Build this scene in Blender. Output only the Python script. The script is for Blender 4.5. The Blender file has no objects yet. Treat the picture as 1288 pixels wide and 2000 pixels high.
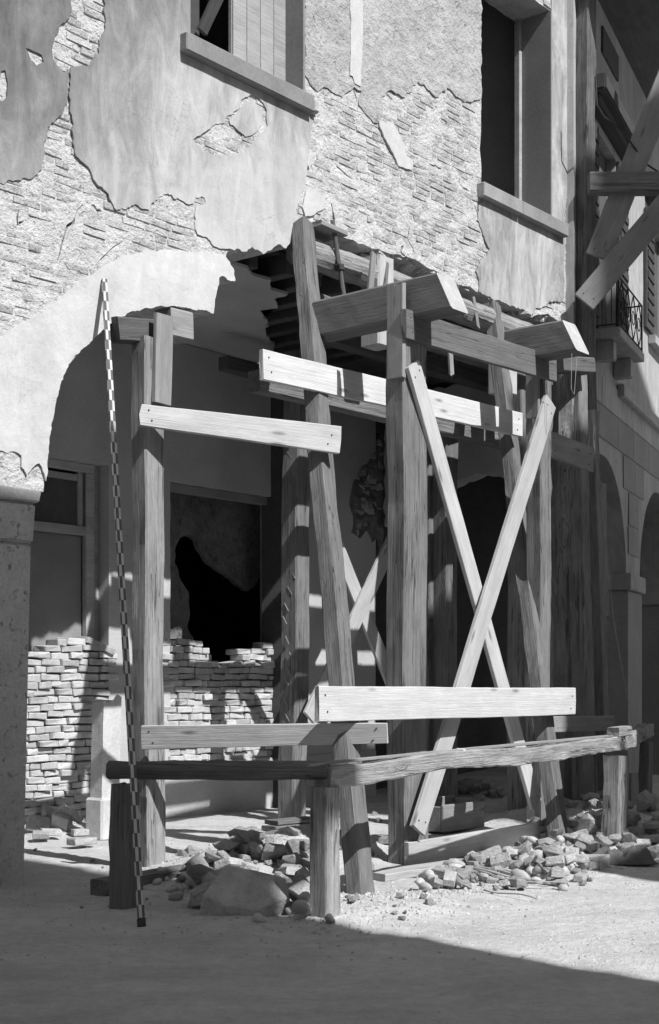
import bpy, bmesh, math, random
import numpy as np
from mathutils import Vector, Matrix, noise
from mathutils.geometry import delaunay_2d_cdt
R = random.Random(7)
scene = bpy.context.scene
COL = scene.collection

# ------------------------------------------------------------------ camera, sky, sun
F, CX, HY, EYE = 2740.0, 644.0, 1334.0, 1.55       # focal length and horizon of the photograph in its pixels
cam = bpy.data.cameras.new('camera')
cam.sensor_fit = 'VERTICAL'; cam.sensor_height = 36.0; cam.lens = F / 2000 * 36
cam.shift_y = (HY - 1000) / 2000
cam.clip_start = 0.1; cam.clip_end = 600
camo = bpy.data.objects.new('camera', cam); COL.objects.link(camo)
camo.location = (0, 0, EYE); camo.rotation_euler = (math.radians(90), 0, 0)
scene.camera = camo

SUN_EL = math.radians(46.0)
SUN_H = Vector((0.700, -0.714, 0)).normalized()     # horizontal direction towards the sun
SUN_N = Vector((-SUN_H.y, SUN_H.x, 0))
world = bpy.data.worlds.new('World'); scene.world = world; world.use_nodes = True
wn = world.node_tree.nodes; wl = world.node_tree.links
bg = wn['Background']
sky = wn.new('ShaderNodeTexSky'); sky.sky_type = 'NISHITA'; sky.sun_disc = False
sky.sun_elevation = SUN_EL; sky.sun_rotation = math.atan2(SUN_H.x, SUN_H.y)
bw = wn.new('ShaderNodeRGBToBW')                    # the photograph is black and white
wl.new(sky.outputs[0], bw.inputs[0]); wl.new(bw.outputs[0], bg.inputs[0])
bg.inputs[1].default_value = 0.095
sun = bpy.data.lights.new('sun', 'SUN'); sun.energy = 4.9; sun.angle = math.radians(0.53); sun.color = (1, 1, 1)
suno = bpy.data.objects.new('sun', sun); COL.objects.link(suno)
SUN = Vector((SUN_H.x * math.cos(SUN_EL), SUN_H.y * math.cos(SUN_EL), math.sin(SUN_EL)))
suno.rotation_euler = SUN.to_track_quat('Z', 'Y').to_euler(); suno.location = (8, -8, 20)
scene.view_settings.view_transform = 'Standard'; scene.view_settings.look = 'None'
scene.view_settings.gamma = 1.0; scene.view_settings.exposure = 0.26
scene.view_settings.use_curve_mapping = False
scene.cycles.use_denoising = True
scene.cycles.max_bounces = 6; scene.cycles.diffuse_bounces = 4

# ------------------------------------------------------------------ frames of the place
P0 = Vector((-2.34, 10.7, 0)); ANG = math.atan2(0.774, 0.633)
D = Vector((math.cos(ANG), math.sin(ANG), 0)); N = Vector((D.y, -D.x, 0))     # along the front, out of the front
Q0 = Vector((3.10, 17.36, 0)); ANG2 = math.atan2(0.918, 0.395)
D2 = Vector((math.cos(ANG2), math.sin(ANG2), 0)); N2 = Vector((D2.y, -D2.x, 0))
UP = Vector((0, 0, 1))

def W(t, o, z): return P0 + D * t + N * o + UP * z
def tl(p): q = p - P0; return (q.dot(D), q.dot(N), p.z)
def ray(px, py): return Vector(((px - CX) / F, 1.0, (HY - py) / F))
EYEV = Vector((0, 0, EYE))
def pt(px, py, o, O=None, NN=None):                  # point of the front-parallel plane at distance o
    O = O or P0; NN = NN or N
    r = ray(px, py); k = (o - (EYEV - O).dot(NN)) / r.dot(NN)
    return EYEV + r * k
def pg(px, py, z=0.0):
    r = ray(px, py); k = (z - EYE) / r.z; return EYEV + r * k
def pd(px, py, Y): return EYEV + ray(px, py) * Y
def tz(px, py, o=0.0): a = tl(pt(px, py, o)); return (a[0], a[2])
def sz(px, py, o=0.0):
    p = pt(px, py, o, Q0, N2); return ((p - Q0).dot(D2), p.z)
def fbm(v, o=4): return noise.fractal(v, 1.0, 2.0, o)
def sm(a, b, x): x = max(0, min(1, (x - a) / (b - a))); return x * x * (3 - 2 * x)

# heaps of rubble are low rises of the ground
MOUNDS = []
def mound(px, py, h, rt, ro, z=0.0):
    c = pg(px, py, z); MOUNDS.append((c, h, rt, ro))
mound(1062, 1690, 0.24, 0.62, 0.45)
mound(520, 1690, 0.16, 1.1, 0.7)
mound(620, 1660, 0.20, 0.9, 0.6)
mound(760, 1770, 0.07, 0.8, 0.5)
mound(930, 1560, 0.25, 0.9, 0.8)
mound(1240, 1640, 0.30, 1.0, 0.9)
mound(1150, 1600, 0.22, 1.2, 0.9)
mound(110, 1625, 0.14, 0.6, 0.5)
def gz(x, y):
    z = 0.0
    p = Vector((x, y, 0))
    for c, h, rt, ro in MOUNDS:
        q = p - c; r2 = (q.dot(D) / rt) ** 2 + (q.dot(N) / ro) ** 2
        if r2 < 6: z = max(z, h * math.exp(-r2 * 1.3))
    t, o, _ = tl(p)
    rough = 0.016 + 0.06 * min(1, z / 0.15)
    rough += .016 * sm(2.2, .2, t) * sm(4.2, 2.6, o) * sm(-1.6, .2, o)
    n = fbm(Vector((x * 1.3, y * 1.3, 3.1)), 4) * rough + .006 * fbm(Vector((x * 3.5, y * 3.5, 5.1)), 3) + fbm(Vector((x * 6, y * 6, 9.1)), 3) * (0.005 + 0.35 * rough * min(1, z / 0.1))
    return z + n

# ------------------------------------------------------------------ materials (all grey: a black and white photograph)
class G:
    def __init__(s, name):
        s.m = bpy.data.materials.new(name); s.m.use_nodes = True
        s.t = s.m.node_tree; s.b = s.t.nodes['Principled BSDF']
        s.b.inputs['Roughness'].default_value = 0.9
        s.b.inputs['Specular IOR Level'].default_value = 0.2
    def n(s, ty, **kw):
        x = s.t.nodes.new(ty)
        for k, v in kw.items():
            if hasattr(x, k) and not k[0].isupper(): setattr(x, k, v)
        return x
    def l(s, a, b): s.t.links.new(a, b)
    def coord(s, scale, rnd=0.0):
        tc = s.n('ShaderNodeTexCoord'); out = tc.outputs['Object']
        mp = s.n('ShaderNodeMapping'); mp.inputs['Scale'].default_value = scale
        s.l(out, mp.inputs[0])
        if rnd:
            oi = s.n('ShaderNodeObjectInfo'); m = s.n('ShaderNodeMath', operation='MULTIPLY'); m.inputs[1].default_value = rnd
            s.l(oi.outputs['Random'], m.inputs[0]); s.l(m.outputs[0], mp.inputs['Location'])
        return mp.outputs[0]
    def noise(s, vec, scale=1.0, detail=6, rough=0.6, dist=0.0):
        x = s.n('ShaderNodeTexNoise'); x.inputs['Scale'].default_value = scale; x.inputs['Detail'].default_value = detail
        x.inputs['Roughness'].default_value = rough; x.inputs['Distortion'].default_value = dist
        s.l(vec, x.inputs['Vector']); return x.outputs[0]
    def ramp(s, v, stops, interp='LINEAR'):
        r = s.n('ShaderNodeValToRGB'); e = r.color_ramp.elements; r.color_ramp.interpolation = interp
        while len(e) < len(stops): e.new(0.5)
        for i, (p, c) in enumerate(stops): e[i].position = p; e[i].color = (c, c, c, 1)
        s.l(v, r.inputs[0]); return r.outputs[0]
    def mul(s, a, b, op='MULTIPLY'):
        m = s.n('ShaderNodeMath', operation=op)
        for i, x in enumerate((a, b)):
            if isinstance(x, (int, float)): m.inputs[i].default_value = x
            else: s.l(x, m.inputs[i])
        return m.outputs[0]
    def bump(s, h, strength, dist, prev=None):
        b = s.n('ShaderNodeBump'); b.inputs['Strength'].default_value = strength; b.inputs['Distance'].default_value = dist
        s.l(h, b.inputs['Height'])
        if prev: s.l(prev, b.inputs['Normal'])
        return b.outputs[0]
    def done(s, col, normal=None, rough=None):
        s.l(col, s.b.inputs['Base Color'])
        if normal: s.l(normal, s.b.inputs['Normal'])
        if rough is not None: s.b.inputs['Roughness'].default_value = rough
        return s.m

def wood(name, lo, hi, relief=0.5, knots=True, blotch=(0.72, 1.12), crack=0.0):
    g = G(name)
    c = g.coord((0.7, 26.0, 26.0), 61.0)
    f = g.noise(c, 2.0, 9, 0.68, 0.5)
    col = g.ramp(f, [(0.22, lo), (0.75, hi)])
    fine = g.noise(g.coord((2.5, 90.0, 90.0), 33.0), 1.5, 4, 0.7)
    col = g.mul(col, g.ramp(fine, [(0.2, 0.86), (0.8, 1.08)]))
    big = g.noise(g.coord((1.4, 4.0, 4.0), 17.0), 1.6, 7, 0.66)
    col = g.mul(col, g.ramp(big, [(0.25, blotch[0]), (0.7, blotch[1])]))
    oi = g.n('ShaderNodeObjectInfo'); tone = g.ramp(oi.outputs['Random'], [(0.0, 0.86), (1.0, 1.1)])
    col = g.mul(col, tone)
    h = g.mul(f, g.mul(fine, 0.6), 'ADD')
    if knots:
        v = g.n('ShaderNodeTexVoronoi'); v.inputs['Scale'].default_value = 1.0
        g.l(g.coord((1.7, 7.0, 7.0), 9.0), v.inputs['Vector'])
        k = g.ramp(v.outputs['Distance'], [(0.05, 0.42), (0.16, 1.0)])
        col = g.mul(col, k)
    if crack:
        cr = g.noise(g.coord((0.35, 13.0, 13.0), 45.0), 1.6, 3, 0.5, 0.4)
        line = g.ramp(cr, [(0.485, 1.0), (0.5, 0.0), (0.515, 1.0)])
        gate = g.ramp(g.noise(g.coord((0.8, 6.0, 6.0), 23.0), 1.0, 3, 0.5), [(0.44, 0.0), (0.54, 1.0)])
        line = g.mul(1.0, g.mul(g.mul(1.0, line, 'SUBTRACT'), gate), 'SUBTRACT')
        col = g.mul(col, g.ramp(line, [(0.0, 1 - crack), (1.0, 1.0)]))
        h = g.mul(h, g.mul(line, 0.9), 'ADD')
    return g.done(col, g.bump(h, relief, 0.02), 0.82)

def plain(name, lo, hi, scale=3.0, relief=0.3, dist=0.01, rnd=0.0, fine=40.0, rough=0.92, pits=0.0):
    g = G(name)
    c = g.coord((1, 1, 1), rnd)
    a = g.noise(c, scale, 8, 0.62); b = g.noise(c, fine, 4, 0.7)
    col = g.ramp(a, [(0.28, lo), (0.72, hi)])
    col = g.mul(col, g.ramp(b, [(0.25, 0.82), (0.75, 1.12)]))
    if rnd:
        oi = g.n('ShaderNodeObjectInfo'); col = g.mul(col, g.ramp(oi.outputs['Random'], [(0.0, 0.78), (1.0, 1.14)]))
    h = g.mul(g.mul(a, 2.0), b, 'ADD')
    if pits:
        p = g.noise(c, fine * 0.6, 3, 0.6); pr = g.ramp(p, [(0.30, 1 - pits), (0.42, 1.0)])
        col = g.mul(col, pr); h = g.mul(h, pr, 'ADD')
    return g.done(col, g.bump(h, relief, dist), rough)

def plaster(name, lo, hi, streak=0.5, relief=0.25, blot=(0.8, 1.08), grime_falloff=False):
    g = G(name)
    c = g.coord((1, 1, 1))
    a = g.noise(c, 1.6, 8, 0.65, 0.3)
    col = g.ramp(a, [(0.3, lo), (0.7, hi)])
    st = g.noise(g.coord((2.4, 2.4, 0.8)), 1.6, 10, 0.72, 0.9)
    col = g.mul(col, g.ramp(st, [(0.30, 1 - streak), (0.62, 1.05)]))
    up = g.noise(g.coord((0.5, 0.5, 0.5)), 1.0, 5, 0.6)
    col = g.mul(col, g.ramp(up, [(0.3, blot[0]), (0.7, blot[1])]))
    # grime plus lens falloff painted into the colour, darker up and left, margin ragged
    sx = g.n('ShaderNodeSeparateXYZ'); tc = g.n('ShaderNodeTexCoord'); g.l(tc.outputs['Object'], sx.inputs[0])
    if grime_falloff:
        edge_noise = g.noise(g.coord((1.2, 1.2, 0.7)), 1.5, 9, 0.7, 0.8)
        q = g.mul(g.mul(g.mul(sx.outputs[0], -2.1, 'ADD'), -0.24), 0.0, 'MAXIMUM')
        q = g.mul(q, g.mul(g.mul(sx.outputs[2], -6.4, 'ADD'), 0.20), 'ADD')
        q = g.mul(q, g.mul(g.mul(g.mul(st, edge_noise, 'ADD'), -1.0, 'ADD'), -0.55), 'ADD')
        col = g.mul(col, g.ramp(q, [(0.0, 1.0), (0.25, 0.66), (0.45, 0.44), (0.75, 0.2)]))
    b = g.noise(c, 60, 4, 0.7); d = g.noise(c, 7, 5, 0.6)
    col = g.mul(col, g.ramp(b, [(0.2, 0.9), (0.8, 1.06)]))
    cr = g.noise(c, 1.1, 6, 0.7, 1.5)
    ln = g.ramp(cr, [(0.497, 1.0), (0.5, 0.0), (0.503, 1.0)])
    gate = g.ramp(g.noise(c, 0.9, 2, 0.5), [(0.55, 0.0), (0.62, 1.0)])
    ck = g.mul(1.0, g.mul(g.mul(1.0, ln, 'SUBTRACT'), gate), 'SUBTRACT')
    col = g.mul(col, g.ramp(ck, [(0.0, 0.45), (1.0, 1.0)]))
    h = g.mul(g.mul(d, 1.6), g.mul(b, 0.5), 'ADD')
    return g.done(col, g.bump(h, relief, 0.012), 0.9)

M = {}
M['plank_new'] = wood('new_plank', 0.42, 0.58, 0.35, True, (0.80, 1.12))
M['plank_white'] = wood('white_plank', 0.54, 0.70, 0.35, True, (0.80, 1.06))
M['plank_grey'] = wood('grey_plank', 0.22, 0.34, 0.4, True)
M['post'] = wood('hewn_post', 0.14, 0.28, 0.8, False, (0.62, 1.15), 0.65)
M['post_dark'] = wood('dark_post', 0.15, 0.28, 0.8, False, (0.6, 1.15), 0.6)
M['post_pale'] = wood('pale_post', 0.24, 0.40, 0.8, False, (0.62, 1.12), 0.6)
M['post_shade'] = wood('lightened_post', 0.18, 0.34, 1.0, False, (0.6, 1.15), 0.6)  # lightened wood for the right recess posts, stands in for missing fill light
M['beam'] = wood('squared_beam', 0.12, 0.20, 0.5, True, (0.75, 1.1), 0.5)
M['weathered'] = wood('weathered_rail', 0.26, 0.52, 1.0, False, (0.6, 1.15), 0.7)
M['log_dark'] = wood('bark_log', 0.09, 0.24, 1.0, False, (0.5, 1.2), 0.7)
M['joist'] = wood('old_joist', 0.08, 0.16, 0.7, False)
M['shutter'] = wood('grey_shutter', 0.30, 0.44, 0.4, False)
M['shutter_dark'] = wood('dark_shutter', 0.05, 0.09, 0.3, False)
M['frame'] = wood('pale_frame', 0.34, 0.5, 0.2, False)
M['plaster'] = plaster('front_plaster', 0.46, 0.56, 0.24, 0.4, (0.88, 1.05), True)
M['plaster_stained'] = plaster('stained_plaster', 0.44, 0.58, 0.62, 0.4, (0.7, 1.1))
M['plaster_arch'] = plaster('arch_plaster', 0.52, 0.62, 0.14, 0.45, (0.93, 1.05))
M['render'] = plain('rough_render', 0.34, 0.52, 2.2, 0.9, 0.03, 0, 22.0, 0.95, 0.25)
M['mortar'] = plain('old_mortar', 0.50, 0.68, 5.0, 0.9, 0.03, 0, 30.0, 0.95, 0.3)
M['mortar_dirty'] = plain('dirty_mortar', 0.16, 0.30, 5.0, 0.9, 0.03, 0, 30.0, 0.95, 0.3)
M['brick'] = plain('front_brick', 0.46, 0.64, 7.0, 1.0, 0.025, 13.0, 30.0, 0.95, 0.3)
M['infill'] = plain('infill_brick', 0.40, 0.64, 6.0, 0.6, 0.012, 31.0, 50.0)
M['pier'] = plain('pier_stone', 0.42, 0.58, 2.5, 0.8, 0.015, 0, 32.0, 0.9, 0.5)
M['stone'] = plain('pale_stone', 0.42, 0.58, 3.0, 0.5, 0.012, 11.0, 35.0)
M['sill'] = plain('sill_stone', 0.24, 0.34, 3.0, 0.3, 0.008, 11.0, 35.0)
M['rubble'] = plain('rubble_stone', 0.34, 0.58, 6.0, 0.9, 0.02, 23.0, 35.0)
M['cobble'] = plain('river_cobble', 0.34, 0.50, 8.0, 0.25, 0.008, 23.0, 60.0)
M['inner'] = plain('inner_plaster', 0.40, 0.54, 1.4, 0.25, 0.01, 0, 40.0)
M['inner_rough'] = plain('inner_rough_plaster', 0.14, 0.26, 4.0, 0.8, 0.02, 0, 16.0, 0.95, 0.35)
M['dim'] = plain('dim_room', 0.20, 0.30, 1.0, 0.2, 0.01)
M['void'] = plain('dark_room', 0.07, 0.12, 1.0, 0.2, 0.01)  # very dark even tone for back rooms and window panels
M['house'] = plaster('neighbour_plaster', 0.38, 0.50, 0.3, 0.3)
M['house_lo'] = plain('neighbour_base', 0.26, 0.36, 1.2, 0.4, 0.015, 0, 30.0)
M['iron'] = plain('old_iron', 0.04, 0.08, 9.0, 0.3, 0.004)
M['sack'] = plain('sackcloth', 0.08, 0.15, 6.0, 0.5, 0.006, 0, 160.0)
M['straw'] = plain('dry_cane', 0.25, 0.42, 9.0, 0.3, 0.004)
M['glass'] = plain('dusty_pane', 0.05, 0.09, 2.0, 0.05, 0.004, 0, 30.0, 0.25)
M['roof'] = plain('roof_tiles', 0.14, 0.24, 4.0, 0.5, 0.02)
def ground_mat():
    g = G('dirt_ground')
    c = g.coord((1, 1, 1))
    a = g.noise(c, 1.7, 10, 0.68, 0.4); b = g.noise(c, 14, 6, 0.7); d = g.noise(c, 90, 3, 0.7)
    col = g.ramp(a, [(0.3, 0.60), (0.7, 0.72)])
    col = g.mul(col, g.ramp(b, [(0.25, 0.82), (0.7, 1.08)])); col = g.mul(col, g.ramp(d, [(0.25, 0.85), (0.75, 1.1)]))
    tr = g.noise(g.coord((0.9, 5.0, 1.0)), 1.2, 6, 0.6, 0.3)
    col = g.mul(col, g.ramp(tr, [(0.3, 0.93), (0.7, 1.03)]))
    pt_ = g.ramp(g.noise(g.coord((0.55, 0.8, 1)), 1.3, 7, 0.7, 0.8), [(0.32, 0.80), (0.62, 1.05)]); col = g.mul(col, pt_)
    h = g.mul(g.mul(b, 1.5), g.mul(d, 0.7), 'ADD')
    return g.done(col, g.bump(h, 0.8, 0.03), 0.95)
M['ground'] = ground_mat()
def pole_mat():
    g = G('banded_pole')
    tc = g.n('ShaderNodeTexCoord'); mp = g.n('ShaderNodeMapping')
    mp.inputs['Scale'].default_value = (1 / 0.098, 1 / 0.0205, 0.0); mp.inputs['Location'].default_value = (0.02, 0.0, 0.5)
    g.l(tc.outputs['Object'], mp.inputs[0])
    ch = g.n('ShaderNodeTexChecker'); ch.inputs['Scale'].default_value = 1.0
    g.l(mp.outputs[0], ch.inputs['Vector'])
    col = g.ramp(ch.outputs['Fac'], [(0.0, 0.11), (1.0, 0.56)])
    n = g.noise(g.coord((6, 40, 40)), 2.0, 6, 0.7)
    col = g.mul(col, g.ramp(n, [(0.25, 0.7), (0.7, 1.1)]))
    return g.done(col, g.bump(n, 0.2, 0.004), 0.6)
M['pole'] = pole_mat()

# ------------------------------------------------------------------ object helpers
def link(name, me, m=None, parent=None, loc=None, rot=None, kind=None):
    o = bpy.data.objects.new(name, me); COL.objects.link(o)
    if m is not None and me is not None and not me.materials: me.materials.append(M[m])
    if parent: o.parent = parent
    if loc is not None: o.location = loc
    if rot is not None: o.rotation_euler = rot
    if kind: o['kind'] = kind
    return o
def tag(o, label, cat, group=None):
    o['label'] = label; o['category'] = cat
    if group: o['group'] = group
    return o
def root(name, label, cat, loc=(0, 0, 0), rz=0.0, group=None):
    return tag(link(name, None, loc=loc, rot=(0, 0, rz)), label, cat, group)
def mesh(name, verts, faces, smooth=False):
    me = bpy.data.meshes.new(name); me.from_pydata([tuple(v) for v in verts], [], faces); me.update()
    if smooth:
        for p in me.polygons: p.use_smooth = True
    return me
def bm_mesh(name, bm, smooth=False):
    bmesh.ops.recalc_face_normals(bm, faces=bm.faces[:])
    me = bpy.data.meshes.new(name); bm.to_mesh(me); bm.free()
    if smooth:
        for p in me.polygons: p.use_smooth = True
    return me
def box_bm(bm, x0, x1, y0, y1, z0, z1, bev=0.0):
    vs = [bm.verts.new((x, y, z)) for x in (x0, x1) for y in (y0, y1) for z in (z0, z1)]
    fs = [(0, 1, 3, 2), (4, 6, 7, 5), (0, 4, 5, 1), (2, 3, 7, 6), (0, 2, 6, 4), (1, 5, 7, 3)]
    fa = [bm.faces.new([vs[i] for i in f]) for f in fs]
    if bev:
        es = {e for f in fa for e in f.edges}
        bmesh.ops.bevel(bm, geom=list(es), offset=bev, segments=1, affect='EDGES')
def box(name, x0, x1, y0, y1, z0, z1, m, parent=None, bev=0.006, kind=None):
    bm = bmesh.new(); box_bm(bm, x0, x1, y0, y1, z0, z1, bev)
    return link(name, bm_mesh(name, bm), m, parent, kind=kind)
def inpoly(P, poly):
    P = np.asarray(P, float); x, y = P[:, 0], P[:, 1]; r = np.zeros(len(P), bool)
    a = np.asarray(poly, float); b = np.roll(a, -1, 0)
    for (x0, y0), (x1, y1) in zip(a, b):
        if y0 == y1: continue
        c = ((y0 > y) != (y1 > y)) & (x < (x1 - x0) * (y - y0) / (y1 - y0) + x0)
        r ^= c
    return r
def jag(poly, step=0.06, amp=0.012, seed=0, keep=None):
    out = []; n = len(poly)
    for i in range(n):
        a = Vector(poly[i]); b = Vector(poly[(i + 1) % n]); L = (b - a).length
        k = max(1, int(L / step)); nn = Vector((-(b - a).y, (b - a).x)) / max(L, 1e-6)
        am = 0 if (keep and keep(a, b)) else amp
        for j in range(k):
            p = a.lerp(b, j / k)
            if am and j: 
                q = Vector((p.x * 9 + seed, p.y * 9, seed)); p = p + nn * (noise.noise(q) * am * 1.3 + noise.noise(q * 3.3) * am * 0.9 + noise.noise(q * 9) * am * .4)
            out.append((p.x, p.y))
    return out
def slab(name, outer, holes, y0, y1, m, parent, grid=0.0, amp=0.0, back=True, kind=None, fs=3.0, seed=0):
    """a sheet with an irregular outline and holes, front at y0, real thickness to y1, its face uneven by amp"""
    V = []; E = []
    for lp in [outer] + holes:
        k = len(V); V += [Vector((p[0], p[1])) for p in lp]
        E += [(k + i, k + (i + 1) % len(lp)) for i in range(len(lp))]
    if grid:
        a = np.asarray(outer); x0, z0 = a.min(0); x1, z1 = a.max(0)
        gx, gzz = np.meshgrid(np.arange(x0 + grid / 2, x1, grid), np.arange(z0 + grid / 2, z1, grid))
        Pn = np.stack([gx.ravel(), gzz.ravel()], 1) + np.random.RandomState(seed + 3).uniform(-.3, .3, (gx.size, 2)) * grid
        ok = inpoly(Pn, outer)
        for h in holes: ok &= ~inpoly(Pn, h)
        V += [Vector((float(p[0]), float(p[1]))) for p in Pn[ok]]
    r = delaunay_2d_cdt(V, E, [], 0, 1e-5)
    vv, fc = r[0], r[2]
    C = np.array([[sum(vv[i].x for i in f) / 3, sum(vv[i].y for i in f) / 3] for f in fc])
    ok = inpoly(C, outer)
    for h in holes: ok &= ~inpoly(C, h)
    fc = [list(f) for f, k in zip(fc, ok) if k]
    n = len(vv)
    verts = []
    for v in vv:
        dy = amp * fbm(Vector((v.x * fs + seed, 0.3, v.y * fs)), 4) if amp else 0
        verts.append((v.x, y0 + dy, v.y))
    faces = []; cnt = {}
    for f in fc:
        a, b, c = f
        if (vv[b] - vv[a]).cross(vv[c] - vv[a]) < 0: f = [a, c, b]
        faces.append(f)
        for i in range(3):
            e = (f[i], f[(i + 1) % 3]); cnt[e] = cnt.get(e, 0) + 1
    verts += [(v.x, y1, v.y) for v in vv]
    if back: faces += [[f[2] + n, f[1] + n, f[0] + n] for f in faces[:len(fc)]]
    for (a, b) in list(cnt):
        if (b, a) not in cnt: faces.append([b, a, a + n, b + n])
    return link(name, mesh(name, verts, faces), m, parent, kind=kind)

def timber_mesh(L, w, h, rough=0.004, seed=0, round_=False, seg=0.12, shear=0.0, taper=1.0, chip=0.0):
    n = max(4, int(L / seg)); vs = []; fs = []
    if round_:
        prof = [(math.cos(a) * w / 2, math.sin(a) * h / 2) for a in [i * math.tau / 14 for i in range(14)]]
    else:
        c = min(w, h) * 0.07 + 0.002
        prof = [(-w/2 + c, -h/2), (0, -h/2), (w/2 - c, -h/2), (w/2, -h/2 + c), (w/2, 0), (w/2, h/2 - c), (w/2 - c, h/2), (0, h/2), (-w/2 + c, h/2), (-w/2, h/2 - c), (-w/2, 0), (-w/2, -h/2 + c)]
    k = len(prof)
    for i in range(n + 1):
        u = i / n; x = (u - 0.5) * L; tp = 1 + (taper - 1) * u
        by = noise.noise(Vector((x * 0.7, seed * 3.1, 1))) * rough * 2; bz = noise.noise(Vector((x * 0.7, seed * 3.1, 7))) * rough * 2
        for j, (a, b) in enumerate(prof):
            q = Vector((x * 2.5, a * 14 + seed, b * 14)); r = noise.noise(q) * rough + noise.noise(q * 3.1) * rough * 0.7
            s = 1 + r / max(0.02, math.hypot(a, b))
            e = 0.0
            if chip and i in (0, n): e = noise.noise(Vector((a * 30, b * 30, seed + i))) * chip
            vs.append((x + e + (shear * (-b / h) * u if shear else 0), a * s * tp + by, b * s * (tp if round_ else 1) + bz))
    for i in range(n):
        for j in range(k):
            a = i * k + j; b = i * k + (j + 1) % k
            fs.append((a, b, b + k, a + k))
    fs.append(tuple(range(k - 1, -1, -1))); fs.append(tuple(n * k + j for j in range(k)))
    return mesh('timber', vs, fs)
def orient(A, B, hint):
    x = (B - A).normalized(); z = (hint - x * hint.dot(x)).normalized(); y = z.cross(x)
    m = Matrix((x, y, z)).transposed().to_4x4(); m.translation = (A + B) / 2
    return m
SEED = [0]
def timber(name, label, cat, A, B, w, h, m, hint=None, group=None, parent=None, **kw):
    SEED[0] += 1
    me = timber_mesh((B - A).length, w, h, seed=SEED[0], **kw); me.name = name
    o = link(name, me, m, parent); mw = orient(A, B, hint or N)
    o.matrix_world = mw
    if label: tag(o, label, cat, group)
    return o
def nails(o, spots, zt):
    for (x, y) in spots:
        bm = bmesh.new(); bmesh.ops.create_cone(bm, cap_ends=True, segments=6, radius1=0.008, radius2=0.006, depth=0.006)
        q = link('nail', bm_mesh('nail', bm), 'iron', o); q.location = (x, y, zt + 0.002)
def plank(label, A, B, w, th, m, name='plank', hint=None, nail=True, group=None, **kw):
    o = timber(name, label, 'plank', A, B, w, th, m, hint, group, rough=kw.pop('rough', 0.003), chip=kw.pop('chip', 0.012), **kw)
    if nail:
        L = (B - A).length
        nails(o, [(-L/2 + 0.07, w * .25), (-L/2 + 0.10, -w * .22), (L/2 - 0.08, w * .2), (L/2 - 0.11, -w * .26)], th / 2)
    return o
def post(label, corner_foot, corner_top, wd, dp, m, o_front=None, z0=-0.12, cat='post', name='shoring_post', top_o=None, **kw):
    """squared upright: the corner nearest the camera given by its foot and top"""
    f = pg(*corner_foot) if o_front is None else pt(corner_foot[0], corner_foot[1], o_front)
    t, of, z = tl(f)
    g = pt(corner_top[0], corner_top[1], of if top_o is None else top_o)
    c = D * (wd / 2) - N * (dp / 2)
    A = f + c; B = g + c
    A = A + (A - B).normalized() * ((A.z - z0))
    return timber(name, label, cat, A, B, wd, dp, m, kw.pop('hint', N), rough=kw.pop('rough', 0.009), chip=0.01, **kw)
def tube_pts(bm, pts, r, k=6):
    rings = []
    for i, p in enumerate(pts):
        d = (pts[min(i + 1, len(pts) - 1)] - pts[max(i - 1, 0)]).normalized()
        a = d.cross(UP if abs(d.z) < .9 else Vector((1, 0, 0))).normalized(); b = d.cross(a)
        rings.append([bm.verts.new(p + a * math.cos(j * math.tau / k) * r + b * math.sin(j * math.tau / k) * r) for j in range(k)])
    for s, q in zip(rings, rings[1:]):
        for j in range(k): bm.faces.new((s[j], s[(j + 1) % k], q[(j + 1) % k], q[j]))
    bm.faces.new(rings[0][::-1]); bm.faces.new(rings[-1])
def brick_mesh(seed, L=0.26, Dp=0.12, H=0.06, jit=0.006, bev=.009):
    r = random.Random(seed); bm = bmesh.new(); box_bm(bm, -L/2, L/2, -Dp/2, Dp/2, -H/2, H/2)
    bmesh.ops.bevel(bm, geom=bm.edges[:], offset=bev, segments=1, affect='EDGES')
    for v in bm.verts: v.co += Vector((r.uniform(-1, 1) * jit, r.uniform(-1, 1) * jit, r.uniform(-1, 1) * jit))
    if r.random() < .5:
        c = Vector((r.choice((-1, 1)) * L / 2, -Dp / 2, r.choice((-1, 1)) * H / 2))
        for v in bm.verts:
            d = (v.co - c).length
            if d < 0.03: v.co = v.co.lerp(Vector((0, 0, 0)), 0.12)
    return bm_mesh('brick', bm)

# ------------------------------------------------------------------ ground
def axis(lo, hi, step, far):
    a = list(np.arange(lo, hi + 1e-6, step)); 
    l = []; x = lo; s = step * 2
    while x > -far: x -= s; s *= 1.6; l.append(x)
    r = []; x = a[-1]; s = step * 2
    while x < far: x += s; s *= 1.6; r.append(x)
    return l[::-1] + a + r
xs = axis(-3.2, 4.2, 0.035, 220); ys = axis(7.0, 16.5, 0.035, 220)
gv = [(x, y, gz(x, y)) for y in ys for x in xs]; nx = len(xs)
gf = [(j * nx + i, j * nx + i + 1, (j + 1) * nx + i + 1, (j + 1) * nx + i) for j in range(len(ys) - 1) for i in range(nx - 1)]
ground = link('ground', mesh('ground', gv, gf, True), 'ground', kind='structure')

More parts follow.
